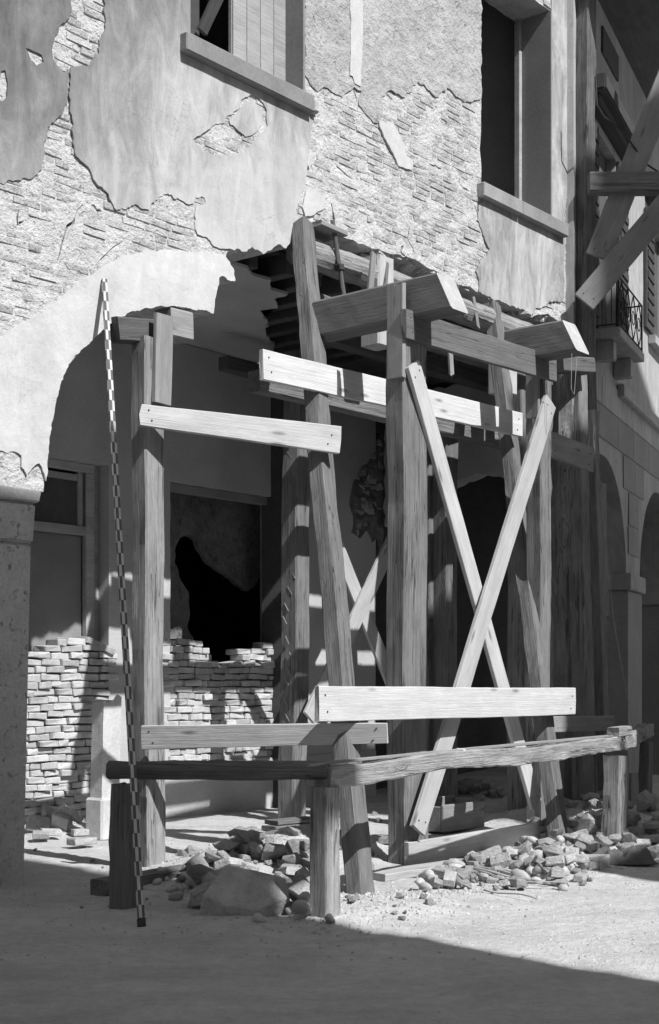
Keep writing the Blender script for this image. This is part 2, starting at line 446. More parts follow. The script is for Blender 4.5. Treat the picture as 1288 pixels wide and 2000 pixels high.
# ------------------------------------------------------------------ the ruined house
HT = 11.6
house = root('ruined_house', 'earthquake damaged plastered house with broken arch and stripped brick front held by timber shoring', 'house', P0, ANG)
house_inv = Matrix.Translation(P0) @ Matrix.Rotation(ANG, 4, 'Z')
Z = lambda pts: [tz(a, b) for a, b in pts]
bottom = Z([(1128, 650), (1112, 652), (1100, 650), (1090, 628), (1072, 612), (1052, 614), (1040, 620), (1022, 606), (1000, 598), (960, 586), (930, 570), (918, 560), (900, 556), (880, 545), (860, 533), (848, 527), (835, 523), (815, 508), (800, 503), (775, 496), (760, 494), (735, 486), (700, 476), (690, 468), (665, 464), (655, 458), (640, 452), (628, 440), (615, 438), (600, 430), (577, 429)])
left_break = Z([(575, 455), (568, 470), (556, 486), (545, 478), (530, 486), (512, 497), (500, 488), (490, 482), (470, 492), (462, 486), (452, 488), (444, 492), (440, 503), (447, 512), (455, 525), (458, 550), (447, 548), (436, 540), (428, 541), (424, 560), (420, 580), (416, 613)])
arch = Z([(405, 608), (390, 606), (370, 602), (345, 599), (320, 599), (300, 601), (275, 605), (250, 611), (222, 628), (205, 640), (192, 652), (175, 668), (150, 692), (133, 712), (122, 735), (115, 760), (107, 790), (100, 825), (95, 860), (91, 900), (88, 940)])
win_l = (1.80, 3.30, 7.09, 9.4); win_r = (6.36, 7.87, 7.09, 9.6)
rect = lambda w: [(w[0], w[2]), (w[1], w[2]), (w[1], w[3]), (w[0], w[3])]
PR = tz(86, 970)[0]; SPR = 3.03
archL = [(-2.55 + 1.75 * math.cos(a), SPR + 1.75 * math.sin(a)) for a in np.linspace(0, math.pi, 24)]
core = [(-5.2, HT), (8.58, HT)] + bottom + left_break + arch + [(PR, SPR), (-0.8, SPR)] + archL[1:-1] + [(-4.3, SPR), (-4.3, 0.0), (-5.2, 0.0)]
straight = lambda a, b: abs(a.x - b.x) < 1e-4 and (a.x < 0 or a.x > 9) or abs(a.y - b.y) < 1e-4
def crack(px, w=.012, seed=0):
    p = [Vector(tz(*a)) for a in px]; q = []
    for a, b in zip(p, p[1:]):
        k = max(2, int((b - a).length / .05)); q += [a.lerp(b, i / k) + Vector((noise.noise(Vector((a.x * 9 + i, seed, 1))), noise.noise(Vector((a.y * 9 + i, seed, 5))))) * .03 for i in range(k)]
    q.append(p[-1]); l = []; r = []
    for i, v in enumerate(q):
        d = (q[min(i + 1, len(q) - 1)] - q[max(i - 1, 0)]).normalized(); nn = Vector((-d.y, d.x)); e = w * (.35 + .65 * math.sin(math.pi * (i + .5) / len(q))) * (1 + noise.noise(Vector((v.x * 20, v.y * 20, 1))))
        l.append(tuple(v + nn * e / 2)); r.append(tuple(v - nn * e / 2))
    return l + r[::-1]
CRACKS = [crack(c, w, i) for i, (c, w) in enumerate((
    ([(160, 400), (146, 425), (128, 452), (120, 480), (113, 508)], .022), ([(38, 410), (36, 440), (48, 432)], .016), ([(178, 398), (190, 410), (200, 412)], .02),
    ([(648, 398), (652, 425), (655, 448)], .03), ([(788, 478), (782, 492), (792, 500)], .03), ([(800, 440), (798, 465), (806, 482), (812, 498)], .016),
    ([(660, 325), (676, 340), (690, 350)], .02), ([(928, 400), (940, 440), (955, 478)], .02), ([(748, 170), (752, 182), (768, 195)], .02), ([(676, 160), (690, 172), (697, 195)], .018), ([(840, 320), (862, 330)], .02), ([(900, 362), (916, 374)], .022), ([(700, 20), (712, 30), (716, 60)], .014), ([(240, 470), (215, 490), (186, 520)], .010)))]
core_j = jag(core, 0.05, 0.014, 3, straight)
facade = slab('facade_wall', core_j, [jag(rect(win_l), 0.1, 0.0), jag(rect(win_r), 0.08, 0.012, 5)] + CRACKS, 0.0015, 0.48, 'mortar', house, 0.05, 0.012, fs=4.0)

# plaster sheets left on the front
TH = -0.017
up_edge = [(0, 358), (18, 352), (40, 352), (68, 342), (80, 322), (84, 290), (90, 262), (98, 240), (118, 225), (128, 192), (130, 165), (131, 140), (122, 143), (106, 122), (100, 102), (106, 72), (119, 46), (134, 34), (137, 0)]
up_edge2 = [(200, 0), (203, 50), (190, 95), (172, 128), (150, 130), (136, 132), (133, 190), (138, 225), (140, 280), (146, 305), (160, 318), (176, 338), (184, 356), (200, 370), (212, 388), (226, 411), (245, 409), (262, 399), (272, 407), (284, 409), (300, 396), (318, 380), (330, 381), (345, 387), (362, 398), (372, 399), (380, 386), (392, 384), (400, 394), (388, 402), (380, 412), (379, 440), (384, 458), (402, 464), (414, 480), (430, 486), (446, 486), (452, 488), (462, 486), (470, 492), (490, 482), (500, 488), (512, 497), (530, 486), (545, 478), (556, 486), (568, 470), (575, 455), (579, 430), (575, 410), (584, 390), (592, 372), (598, 340), (603, 300), (606, 250), (610, 212), (603, 203)]
tl0 = -5.2
p_left = [(tl0, HT), ] + [tz(136, -330)] + Z(up_edge[::-1]) + [(tl0, tz(0, 360)[1] - 0.1)]
p_main = [tz(200, -330)] + Z(up_edge2) + [(3.47, 6.95), (3.47, 7.1), (3.31, 7.1), (3.31, 8.2), (3.36, 8.5), (3.33, 9.41), (3.45, 9.6), (3.4, HT)]
holes_main = [rect((1.785, 3.305, 7.085, 9.41)), Z([(375, 273), (392, 262), (404, 254), (420, 243), (436, 241), (440, 230), (452, 224), (463, 214), (470, 195), (482, 190), (492, 182), (500, 190), (512, 202), (519, 216), (518, 232), (521, 246), (510, 258), (498, 274), (486, 284), (476, 297), (452, 300), (420, 306), (396, 298), (384, 284)])]
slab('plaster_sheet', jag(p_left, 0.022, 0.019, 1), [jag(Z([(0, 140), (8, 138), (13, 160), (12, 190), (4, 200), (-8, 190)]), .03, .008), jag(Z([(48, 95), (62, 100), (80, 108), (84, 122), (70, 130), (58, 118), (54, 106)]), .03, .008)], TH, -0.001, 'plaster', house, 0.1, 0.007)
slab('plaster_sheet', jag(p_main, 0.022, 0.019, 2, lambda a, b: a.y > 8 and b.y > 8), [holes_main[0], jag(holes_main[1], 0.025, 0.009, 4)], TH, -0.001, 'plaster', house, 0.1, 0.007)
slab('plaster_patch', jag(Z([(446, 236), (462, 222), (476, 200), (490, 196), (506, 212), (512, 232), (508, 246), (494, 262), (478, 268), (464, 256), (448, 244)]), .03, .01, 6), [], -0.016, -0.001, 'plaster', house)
p_arch = Z([(0, 655), (30, 640), (60, 622), (88, 606), (110, 588), (130, 570), (150, 556), (176, 538), (200, 521), (225, 508), (250, 498), (275, 493), (300, 490), (330, 489), (360, 492), (400, 492), (425, 497), (440, 503), (447, 512), (455, 525), (458, 550), (447, 548), (436, 540), (428, 541), (424, 560), (420, 580), (416, 613)]) + arch + Z([(82, 920), (75, 905), (64, 912), (52, 930), (40, 912), (40, 890), (28, 882), (10, 884), (0, 880)])
p_arch += [(-0.8, tz(0, 880)[1] - .05)] + [(-2.55 + 1.75 * math.cos(a), SPR + 1.75 * math.sin(a)) for a in np.linspace(0.3, 2.9, 20)] + [(-5.2, 3.4), (-5.2, tz(0, 655)[1])]
slab('arch_plaster', jag(p_arch, 0.022, 0.013, 7), [], TH + 0.004, -0.001, 'plaster_arch', house, 0.09, 0.010)
p_right = [(6.42, 6.955)] + Z([(934, 400), (930, 430), (938, 446), (946, 470), (958, 488), (950, 500), (938, 505), (928, 530), (934, 556), (934, 570), (960, 584), (1000, 598), (1022, 606), (1036, 617), (1044, 606), (1062, 598), (1072, 588), (1090, 590), (1097, 588), (1100, 560), (1102, 500), (1105, 445)]) + [(8.15, 6.955)]
slab('plaster_sheet', jag(p_right, 0.022, 0.019, 8), [], TH, -0.001, 'plaster_stained', house, 0.09, 0.006)
p_jamb = [(7.88, 7.105), (8.15, 7.105)] + Z([(1102, 410), (1104, 390), (1118, 384), (1113, 350), (1115, 302), (1124, 286), (1122, 200), (1124, 100), (1123, 0)]) + [(8.52, 10.6), (8.5, HT), (7.88, HT)]
slab('plaster_sheet', jag(p_jamb, 0.022, 0.013, 9, lambda a, b: abs(a.x - 7.88) < .01 and abs(b.x - 7.88) < .01), [], TH, -0.001, 'plaster_stained', house, 0.09, 0.005)
# coarse first coat still clinging high up between the windows
p_render = [(3.4, HT), (3.33, 9.4), (3.36, 8.5), (3.31, 8.2), (3.31, 7.3)] + Z([(604, 165), (620, 180), (640, 172), (668, 190), (690, 170), (705, 178), (700, 205), (728, 240), (742, 235), (744, 190), (760, 176), (790, 190), (815, 160), (850, 190), (872, 172), (905, 200), (938, 195)]) + [(6.35, 8.2), (6.35, HT)]
slab('rough_render', jag(p_render, 0.05, 0.03, 10, lambda a, b: a.y > 9 and b.y > 9), [], -0.014, -0.001, 'render', house, 0.08, 0.012, fs=8.0)
p_strip = Z([(680, -30), (704, -30), (706, 60), (704, 120), (702, 170), (690, 164), (686, 150), (681, 148), (682, 60)])
slab('plaster_strip', jag(p_strip, 0.04, 0.008, 11), [], -0.024, -0.001, 'plaster_arch', house)
for q in ([(596, 372), (612, 370), (634, 385), (632, 405), (612, 420), (594, 424), (588, 405)], [(600, 300), (608, 305), (610, 320), (602, 330), (597, 320)], [(738, 238), (765, 240), (782, 270), (790, 300), (806, 320), (800, 332), (776, 324), (766, 300), (748, 270)]):
    slab('plaster_patch', jag(Z(q), 0.03, 0.012, 12), [], -0.02, -0.001, 'plaster_arch', house, 0.06, 0.006)

# bricks laid bare: each of its own, the rest joined
covers = [p_left, p_main, p_arch, p_right, p_jamb, p_render]
BR = [brick_mesh(i, 0.255, 0.12, 0.057, 0.003, .005) for i in range(14)]
cand = []
ck = 0.065; z = 4.05; row = 0
mid = [rect(win_l), rect(win_r)]
while z < 11.0:
    x = -0.9 + (row % 2) * 0.13 + R.uniform(-.03, .03)
    while x < 8.5:
        sx = R.choice((1, 1, 1, 1, .5, .92)); wdt = 0.255 * sx
        cx = x + wdt / 2
        cand.append((cx, z + 0.012 * fbm(Vector((cx, z, 0)), 2), sx)); x += wdt + 0.014 + R.uniform(0, .008)
    z += ck; row += 1
Pc = np.array([(c[0], c[1]) for c in cand])
def okmask(Pn, dx, dz):
    q = Pn + np.array((dx, dz)); m = inpoly(q, core)
    for w in mid: m &= ~inpoly(q, w)
    return m
ok = okmask(Pc, .16, .04) & okmask(Pc, -.16, .04) & okmask(Pc, .15, -.04) & okmask(Pc, -.15, -.04)
cov = np.ones(len(Pc), bool)
for dx, dz in ((.11, 0), (-.11, 0), (0, .02)):
    c1 = np.zeros(len(Pc), bool)
    for c in covers:
        m = inpoly(Pc + np.array((dx, dz)), c)
        if c is p_main: m &= ~inpoly(Pc + np.array((dx, dz)), holes_main[1])
        c1 |= m
    cov &= c1
ok &= ~cov
ck_pts = np.array([p for c in CRACKS for p in c])
for i in np.where(ok)[0]:
    dd = np.abs(ck_pts - Pc[i]); ok[i] = not ((dd[:, 0] < .13 * cand[i][2]) & (dd[:, 1] < .034)).any()
strip = (Pc[:, 0] > 8.2)
sel = [cand[i] for i in np.where(ok)[0]]
def vis(c):
    p = W(c[0], 0, c[1]); return 0 <= CX + F * p.x / p.y <= 1288 and HY - F * (p.z - EYE) / p.y > 0
sel.sort(key=lambda c: (not vis(c), c[0]))
rest = bmesh.new()
for i, (cx, cz, sx) in enumerate(sel):
    if R.random() < 0.05: continue
    proud = R.uniform(-0.006, 0.0025) if R.random() > .04 else -0.02
    mx = Matrix.Translation((cx, 0.055 - proud, cz)) @ Matrix.Rotation(R.gauss(0, .010), 4, 'Y') @ Matrix.Rotation(R.gauss(0, .006), 4, 'Z') @ Matrix.Diagonal((sx, 1, R.uniform(.9, 1.05), 1))
    me = BR[R.randrange(14)]
    if i < 240:
        o = link('brick', me, 'brick', facade); o.matrix_local = mx
    elif vis((cx, cz)):
        k = len(rest.verts); rest.from_mesh(me); rest.verts.ensure_lookup_table()
        for v in rest.verts[k:]: v.co = mx @ v.co
bp_ = [Vector(p) for p in bottom]
for k in range(58):
    a = R.randrange(len(bp_) - 1); q = bp_[a].lerp(bp_[a + 1], R.random())
    if q.x > 8.3: continue
    o = link('brick', BR[R.randrange(14)], 'brick', facade); o.location = (q.x, R.uniform(.04, .30), q.y - R.uniform(-.015, .035))
    o.rotation_euler = (R.gauss(0, .25), R.gauss(0, .16), R.gauss(0, .5)); o.scale = (R.uniform(.5, .95), 1, 1)
o = link('brickwork', bm_mesh('brickwork', rest), 'brick', facade, kind='stuff')

# pier, impost and neck block of the left arch
pr = tz(62, 1062)[0]; pb = tz(46, 1730)[0]; cap_b = tz(80, 985)[1]; neck = tz(62, 1062)[1]
def prism(name, pts_front, y0, y1, m, parent, bev=0.012):
    bm = bmesh.new(); f = [bm.verts.new((x, y0, z)) for x, z in pts_front]; b = [bm.verts.new((x, y1, z)) for x, z in pts_front]
    bm.faces.new(f); bm.faces.new(b[::-1]); n = len(f)
    for i in range(n): bm.faces.new((f[i], b[i], b[(i + 1) % n], f[(i + 1) % n]))
    if bev: bmesh.ops.bevel(bm, geom=bm.edges[:], offset=bev, segments=2, affect='EDGES')
    return link(name, bm_mesh(name, bm), m, parent)
prism('pier', [(-0.72, -0.3), (pb, -0.3), (pr, neck - 0.002), (-0.72 - .05, neck - 0.002)], -0.01, 0.50, 'pier', house, 0.02)
prism('neck_block', [(-0.80, neck), (pr + .01, neck), (PR - .085, cap_b), (-0.84, cap_b)], -0.022, 0.51, 'pier', house, 0.02)
prism('impost', [(-0.85, cap_b + .002), (PR - .08, cap_b + .002), (PR - .055, SPR - .002), (-0.86, SPR - .002)], -0.05, 0.52, 'stone', house, 0.012)
prism('pier', [(-5.2, -0.3), (-4.3, -0.3), (-4.3, 3.0), (-5.2, 3.0)], -0.012, 0.49, 'pier', house, 0.02)

# windows of the front
def sill(x0, x1, parent=house):
    return box('window_sill', x0, x1, -0.10, 0.30, 6.935, 7.095, 'sill', parent, 0.01)
sill(1.66, 3.36); box('sill_end', 3.362, 3.45, -0.085, 0.2, 6.95, 7.08, 'stone', house, 0.02)
sill(6.28, 7.09); sill(7.098, 8.14)
sh = prism('shutter', [(2.62, 7.10), (3.30, 7.10), (3.30, 9.4), (2.55, 9.4), (2.55, 7.3)], 0.22, 0.26, 'shutter', house, 0.004)
for k in range(4): box('shutter_board', 2.56 + k * .187, 2.74 + k * .187, 0.205, 0.2195, 7.12 + .05 * R.random(), 9.38, 'shutter', sh, 0.003)
box('reveal', 3.284, 3.312, -.02, .21, 7.1, 9.4, 'dim', house, .004)
box('window_frame', 1.81, 1.90, 0.14, 0.26, 7.1, 9.4, 'shutter', house)
box('window_frame', 1.91, 2.16, 0.24, 0.30, 7.1, 9.4, 'shutter_dark', house)
timber('shutter_stay', None, None, pt(394, 62, .03), pt(452, -60, .20), 0.10, 0.05, 'shutter_dark', parent=None).parent = None
st = COL.objects[-1]; st.parent = house; st.matrix_parent_inverse = house_inv.inverted()
box('reveal', 7.856, 7.884, -.02, .38, 7.1, 9.6, 'dim', house, .004)
fr = box('window_frame', 7.80, 7.865, 0.385, 0.46, 7.1, 9.55, 'frame', house)
box('window_frame', 6.37, 6.43, 0.385, 0.46, 7.1, 9.55, 'frame', house)
for w in (win_l, win_r):
    box('window_board', w[0] + .01, w[1] - .01, 0.31, 0.5, 7.0, 7.085, 'sill', house)

# rooms behind: floor of the upper storey, ceiling of the portico, back and side walls, roof
BY = 3.05
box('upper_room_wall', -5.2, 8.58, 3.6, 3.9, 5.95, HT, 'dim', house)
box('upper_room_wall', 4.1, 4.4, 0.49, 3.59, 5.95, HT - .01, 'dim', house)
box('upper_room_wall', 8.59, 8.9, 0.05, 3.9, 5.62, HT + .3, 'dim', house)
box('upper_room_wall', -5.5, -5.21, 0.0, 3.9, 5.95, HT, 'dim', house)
prism('roof', [(-5.6, HT + .01), (9.0, HT + .01), (9.0, HT + .2), (-5.6, HT + .2)], -0.5, 6.0, 'roof', house, 0)
ceil_edge = [(-5.2, 0.485), (3.05, 0.485), (3.25, .6), (3.5, .58), (3.75, .8), (3.98, .78), (4.02, 1.0), (4.3, 1.2), (4.25, 1.4), (4.7, 1.7), (5.1, 2.1), (5.5, 2.3), (5.9, 2.7), (6.1, BY + .3), (-5.2, BY + .3)]
cb = jag(ceil_edge, .07, .03, 13)
bm = bmesh.new(); a = [bm.verts.new((x, y, 5.5)) for x, y in cb]; b = [bm.verts.new((x, y, 5.53)) for x, y in cb]
bm.faces.new(a); bm.faces.new(b[::-1])
for i in range(len(a)): bm.faces.new((a[i], a[(i + 1) % len(a)], b[(i + 1) % len(a)], b[i]))
bmesh.ops.triangulate(bm, faces=bm.faces[:])
link('ceiling_plaster', bm_mesh('ceiling_plaster', bm), 'inner', house)
for k in range(20):
    x = 3.1 + k * 0.42
    if x < 8.4: box('joist', x, x + .13, 0.40 if x > 3.3 else .5, 3.35, 5.54, 5.74, 'joist', house, 0.01)
for k in range(17):
    box('floor_board', -5.2, 8.57, 0.49 + k * .185, 0.49 + k * .185 + .18, 5.745, 5.775, 'joist', house, 0.003)
box('upper_floor', -5.2, 8.58, 0.49, 3.6, 5.80, 5.93, 'dim', house)
for z_, y_ in ((5.2, .9), (4.72, 1.5), (5.05, 2.2)):
    box('fallen_joist', 4.6, 8.55, y_, y_ + .16, z_, z_ + .16, 'joist', house, 0.012)
zdoor = tz(150, 898, -BY)[1]; ztop = tz(333, 940, -BY)[1]; zs = tz(440, 1476, -BY)[1]
c0, c1 = tz(333, 1000, -BY)[0], tz(557, 1000, -BY)[0]
dl, dr = 1.9, tz(213, 1000, -BY)[0]
bw_out = [(-5.2, -0.2), (dl, -0.2), (dl, zdoor), (dr, zdoor), (dr, -0.2), (8.42, -0.2), (8.42, 5.49), (-5.2, 5.49)]
rub = jag(Z([]) or [tz(a, b, -BY) for a, b in ((752, 850), (736, 872), (722, 900), (704, 916), (690, 940), (682, 985), (690, 1010), (686, 1040), (704, 1052), (716, 1036), (728, 1060), (744, 1050), (752, 1080))], .08, .03, 15)
win_c = jag([(c0, zs), (c1, zs), (c1, ztop), (c0, ztop)], .1, .006, 14)
back = slab('back_wall', jag(bw_out, .3, 0), [win_c, rub], BY, BY + .42, 'inner', house, 0.25, 0.006)
# rubble masonry laid bare beside the far doorway
rb0 = np.array(rub); rc = rb0.mean(0)
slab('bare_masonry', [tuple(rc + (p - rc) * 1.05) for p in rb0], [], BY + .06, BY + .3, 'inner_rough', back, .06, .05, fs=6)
for k in range(46):
    a = rb0.min(0) + np.array((R.random(), R.random())) * (rb0.max(0) - rb0.min(0))
    if inpoly([a], rub)[0]:
        q = link('stone', BR[R.randrange(14)], 'inner_rough', back); q.location = (a[0], BY + .115, a[1]); q.rotation_euler = (R.uniform(-.3, .3), R.uniform(-.4, .4), R.uniform(-.4, .4)); q.scale = (R.uniform(.5, .8), 1, R.uniform(1, 1.7))
# door and window joinery in the back wall
def bar(x0, x1, z0, z1, m='frame', y=BY + .12, d=.07, nm='frame', par=None): return box(nm, x0, x1, y, y + d, z0, z1, m, par or back, .006)
xr = tz(176, 1000, -BY - .12)[0]
fz0, fz1 = 0.0, zdoor
bar(xr - .05, xr + .07, fz0, fz1 - .10); bar(dl, xr + .07, fz1 - .098, fz1 - .003, y=BY + .121); ztr = tz(150, 1035, -BY - .12)[1]
bar(dl, xr - .052, ztr - .05, ztr + .05, y=BY + .118)
bar(xr - .16, xr - .09, ztr + .05, fz1 - .1, 'shutter', BY + .13, .05, 'sash_bar'); bar(dl, xr - .162, fz1 - .20, fz1 - .13, 'shutter', BY + .131, .05, 'sash_bar')
box('pane', dl, xr - .165, BY + .15, BY + .156, ztr + .055, fz1 - .205, 'glass', back, 0)
box('door_panel', dl - .3, xr - .05, BY + .2, BY + .24, 0, ztr - .05, 'dim', back, .004)
box('lining', xr + .072, dr - .002, BY + .16, BY + .40, 0, fz1 - .002, 'shutter', back, .006)
bar(c0 - .0, c1, ztop - .10, ztop - .004, 'dim', BY + .05, .1, 'lintel')
bar(c1 - .045, c1 - .004, zs + 0.02, ztop - .104, 'dim', BY + .05, .1)
box('dado', 4.35, 8.4, BY - .03, BY - .007, -0.2, zs - .05, 'inner', house, .008)
# the inner partition with a torn hole, and the dark room behind it
part = [(c0 - .3, 0.3), (c1 + .5, 0.3), (c1 + .5, 4.2), (c0 - .3, 4.2)]
hole = [tz(a, b, -BY - .55) for a, b in ((352, 1052), (342, 1075), (342, 1100), (352, 1130), (368, 1155), (372, 1200), (366, 1225), (378, 1245), (380, 1300), (575, 1300), (575, 1060), (556, 1070), (536, 1098), (510, 1125), (500, 1145), (485, 1155), (470, 1145), (455, 1130), (425, 1112), (405, 1095), (392, 1075), (385, 1055), (370, 1045))]
slab('partition', part, [jag(hole, .05, .02, 16)], BY + .55, BY + .63, 'inner_rough', house, .12, .012)
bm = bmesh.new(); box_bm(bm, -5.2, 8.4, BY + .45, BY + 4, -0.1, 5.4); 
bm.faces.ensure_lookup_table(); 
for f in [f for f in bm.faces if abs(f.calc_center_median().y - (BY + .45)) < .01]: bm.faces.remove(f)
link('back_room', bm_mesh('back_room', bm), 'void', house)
box('room_divider', 4.0, 4.12, BY + .43, BY + 3.9, 0, 5.3, 'dim', house)
box('room_divider', dl + .0, dr, BY + 1.2, BY + 1.3, 0, 5.3, 'dim', house)
# party wall across the portico, broken open below
pw = jag([(0.49, 3.9), (0.9, 4.0), (1.3, 4.3), (1.7, 4.25), (2.2, 4.12), (2.7, 4.0), (BY, 3.7), (BY, 5.49), (0.49, 5.49)], .07, .03, 17)
o = slab('party_wall', pw, [], 0, .28, 'inner', house, .15, .02); o.rotation_euler = (0, 0, math.radians(90)); o.location = (8.90, 0, 0)

# ------------------------------------------------------------------ brick infill of the two back openings
IB = [brick_mesh(100 + i, 0.255, 0.2, 0.071, 0.006, .010) for i in range(14)]
def infill(label, top_px, x0, x1, z0, seed, lim):
    r = random.Random(seed)
    rt = root('brick_infill', label, 'brick wall', P0, ANG)
    top = sorted(tz(a, b, -BY + .05) for a, b in top_px)
    tx = [p[0] for p in top]; ty = [p[1] for p in top]
    z = z0 + .034; row = 0; n = 0
    while z < max(ty):
        hh = .078 + r.uniform(-.004, .004)
        x = x0 - (row % 2) * .12 - r.uniform(0, .05)
        while x < x1:
            sx = r.choice((1, 1, .9, .95, .62, .5, .45, .8, 1.1)); wd = .255 * sx; cx = x + wd / 2
            if z < np.interp(cx, tx, ty) - .01 and cx > x0 - .1 and cx + wd / 2 < x1 + .05:
                o = link('brick', IB[r.randrange(14)], 'infill', rt)
                o.location = (cx, BY + .08 + r.gauss(0, .016), z + .022 * noise.noise(Vector((cx * 2.2, z * 2, seed))))
                o.rotation_euler = (r.gauss(0, .012), r.gauss(0, .035), r.gauss(0, .05)); o.scale = (sx, 1, hh / .078 * r.uniform(.92, 1.05)); n += 1
            x += wd + .010
        z += hh; row += 1
    bm = bmesh.new(); pts_ = [(x0 - .1, z0)] + [(a, b - .15) for a, b in zip(tx, ty)] + [(x1, z0)]
    f = [bm.verts.new((a, BY + .035, b)) for a, b in pts_]; g = [bm.verts.new((a, BY + .17, b)) for a, b in pts_]
    bm.faces.new(f); bm.faces.new(g[::-1])
    for i in range(len(f)): bm.faces.new((f[i], f[(i + 1) % len(f)], g[(i + 1) % len(f)], g[i]))
    bmesh.ops.triangulate(bm, faces=bm.faces[:])
    link('earth_core', bm_mesh('earth_core', bm), 'mortar_dirty', rt)
    return n
infill('pale dry laid brick wall filling the left doorway behind the broken stone post', [(40, 1305), (60, 1298), (80, 1275), (88, 1258), (110, 1252), (130, 1247), (175, 1246), (182, 1262), (190, 1272), (196, 1242), (215, 1240), (225, 1262), (240, 1274)], 2.35, dr + .12, -0.05, 41, None)
infill('pale dry laid brick wall with dipping top filling the middle window opening', [(326, 1248), (345, 1246), (375, 1244), (408, 1246), (416, 1272), (430, 1280), (442, 1300), (458, 1294), (480, 1290), (484, 1270), (505, 1268), (520, 1262), (545, 1256), (560, 1256)], c0 + .0, c1 + .02, zs - .03, 43, None)

# ------------------------------------------------------------------ neighbouring house on the right
nh = root('arcaded_house', 'tall shaded house with street arches, balcony and deep eaves beyond the shoring', 'house', Q0, ANG2)
def semi(c, r, z0, n=22): return [(c + r * math.cos(a), z0 + r * math.sin(a)) for a in np.linspace(math.pi, 0, n)]
SP2 = 3.07
hole1 = [(-.17, -.2)] + semi(1.33, 1.5, SP2) + [(2.83, -.2)]
hole2 = [(3.85, -.2)] + semi(5.35, 1.5, SP2) + [(6.85, -.2)]
hole3 = [(7.9, -.2)] + semi(9.4, 1.5, SP2) + [(10.9, -.2)]
o2 = [(-.35, 10.45), (-.35, -.25), (13, -.25), (13, 10.45)]
door2 = rect((0.85, 2.1, 6.1, 8.75)); win2 = rect((4.75, 6.0, 6.9, 8.75))
nw = slab('front_wall', o2, [[(x, max(z, -.2)) for x, z in h] for h in (hole1, hole2, hole3)] + [door2, win2], 0, .55, 'house', nh, .4, .004)
for x0, x1 in ((2.83, 3.85), (6.85, 7.9)):
    prism('pier', [(x0 - .02, -.2), (x1 + .02, -.2), (x1 + .02, SP2 - .2), (x0 - .02, SP2 - .2)], -.03, .58, 'house_lo', nh, .015)
    prism('impost', [(x0 - .06, SP2 - .198), (x1 + .06, SP2 - .198), (x1 + .06, SP2 + .04), (x0 - .06, SP2 + .04)], -.08, .6, 'house', nh, .012)
zc = sz(1250, 786, .1)[1]
prism('string_course', [(2.2, zc - .12), (13, zc - .12), (13, zc + .06), (2.2, zc + .06)], -.10, -.004, 'house', nh, .015)
for k, (x0, x1, z0, z1) in enumerate([(0.0, 1.0, 4.78, 5.20), (1.02, 2.2, 4.78, 5.20), (2.22, 3.3, 4.78, 5.20), (3.32, 4.5, 4.78, 5.20), (4.52, 5.6, 4.78, 5.20), (2.6, 3.4, 4.30, 4.76), (3.42, 4.1, 4.30, 4.76), (2.98, 3.7, 3.82, 4.28), (2.95, 3.72, 3.40, 3.80), (0.0, 1.2, 5.22, 5.6), (1.22, 2.5, 5.22, 5.6), (2.52, 3.9, 5.22, 5.6), (3.92, 5.6, 5.22, 5.6)]):
    box('ashlar_block', x0, x1, -.016, -.005, z0, z1, 'house_lo' if k < 9 else 'house', nh, .005)
# balcony
bs = root('x', 'x', 'x'); bpy.data.objects.remove(bs)
b0, b1, bo = 0.68, 2.30, 0.36
box('balcony_slab', b0, b1, -bo, -.003, 5.97, 6.09, 'house', nh, .012)
for x in (b0 + .15, b1 - .35): prism('balcony_bracket', [(x, 5.72), (x + .2, 5.72), (x + .2, 5.968), (x, 5.968)], -.24, -.003, 'house', nh, .012)
bm = bmesh.new(); zr = 6.74
corner = [(b0 + .03, -.004), (b0 + .03, -bo + .03), (b1 - .03, -bo + .03), (b1 - .03, -.004)]
for zz in (6.13, zr): tube_pts(bm, [Vector((x, y, zz)) for x, y in corner], .012)
for (xa, ya) in corner[1:3]: tube_pts(bm, [Vector((xa, ya, 6.09)), Vector((xa, ya, zr))], .012)
for k in range(4):
    cxk = b0 + .23 + k * .38
    for s in (-1, 1):
        tube_pts(bm, [Vector((cxk + s * .17 * math.sin(a), -bo + .03, 6.14 + .58 * a / math.pi)) for a in np.linspace(0, math.pi, 10)], .008, 5)
    tube_pts(bm, [Vector((cxk + .09 * math.cos(a), -bo + .03, 6.43 + .09 * math.sin(a))) for a in np.linspace(0, 6.28, 12)], .007, 5)
for k in range(1, 3): tube_pts(bm, [Vector((b0 + .03, -bo * k / 3, 6.13)), Vector((b0 + .03, -bo * k / 3, zr))], .007, 5)
link('balcony_railing', bm_mesh('balcony_railing', bm), 'iron', nh)
def shutter2(x0, x1, z0, z1):
    s = box('shutter', x0, x1, -.055, -.012, z0, z1, 'shutter_dark', nh, .004); n = int((z1 - z0 - .2) / .16)
    for k in range(n):
        q = box('slat', x0 + .06, x1 - .06, -.075, -.057, z0 + .12 + k * .16, z0 + .22 + k * .16, 'shutter_dark', s, .003)
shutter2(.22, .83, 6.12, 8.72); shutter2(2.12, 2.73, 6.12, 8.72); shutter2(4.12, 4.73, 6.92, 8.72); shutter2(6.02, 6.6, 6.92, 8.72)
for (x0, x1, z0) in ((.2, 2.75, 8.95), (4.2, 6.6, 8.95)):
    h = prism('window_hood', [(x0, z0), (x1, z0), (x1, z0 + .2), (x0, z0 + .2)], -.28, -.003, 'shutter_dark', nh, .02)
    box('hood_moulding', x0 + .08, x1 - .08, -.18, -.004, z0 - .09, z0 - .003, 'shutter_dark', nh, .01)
box('window_panel', .86, 2.09, .12, .18, 6.1, 8.75, 'void', nh); box('window_panel', 4.76, 5.99, .12, .18, 6.9, 8.75, 'void', nh)
box('window_sill', 4.5, 6.3, -.12, -.004, 6.75, 6.88, 'house', nh)
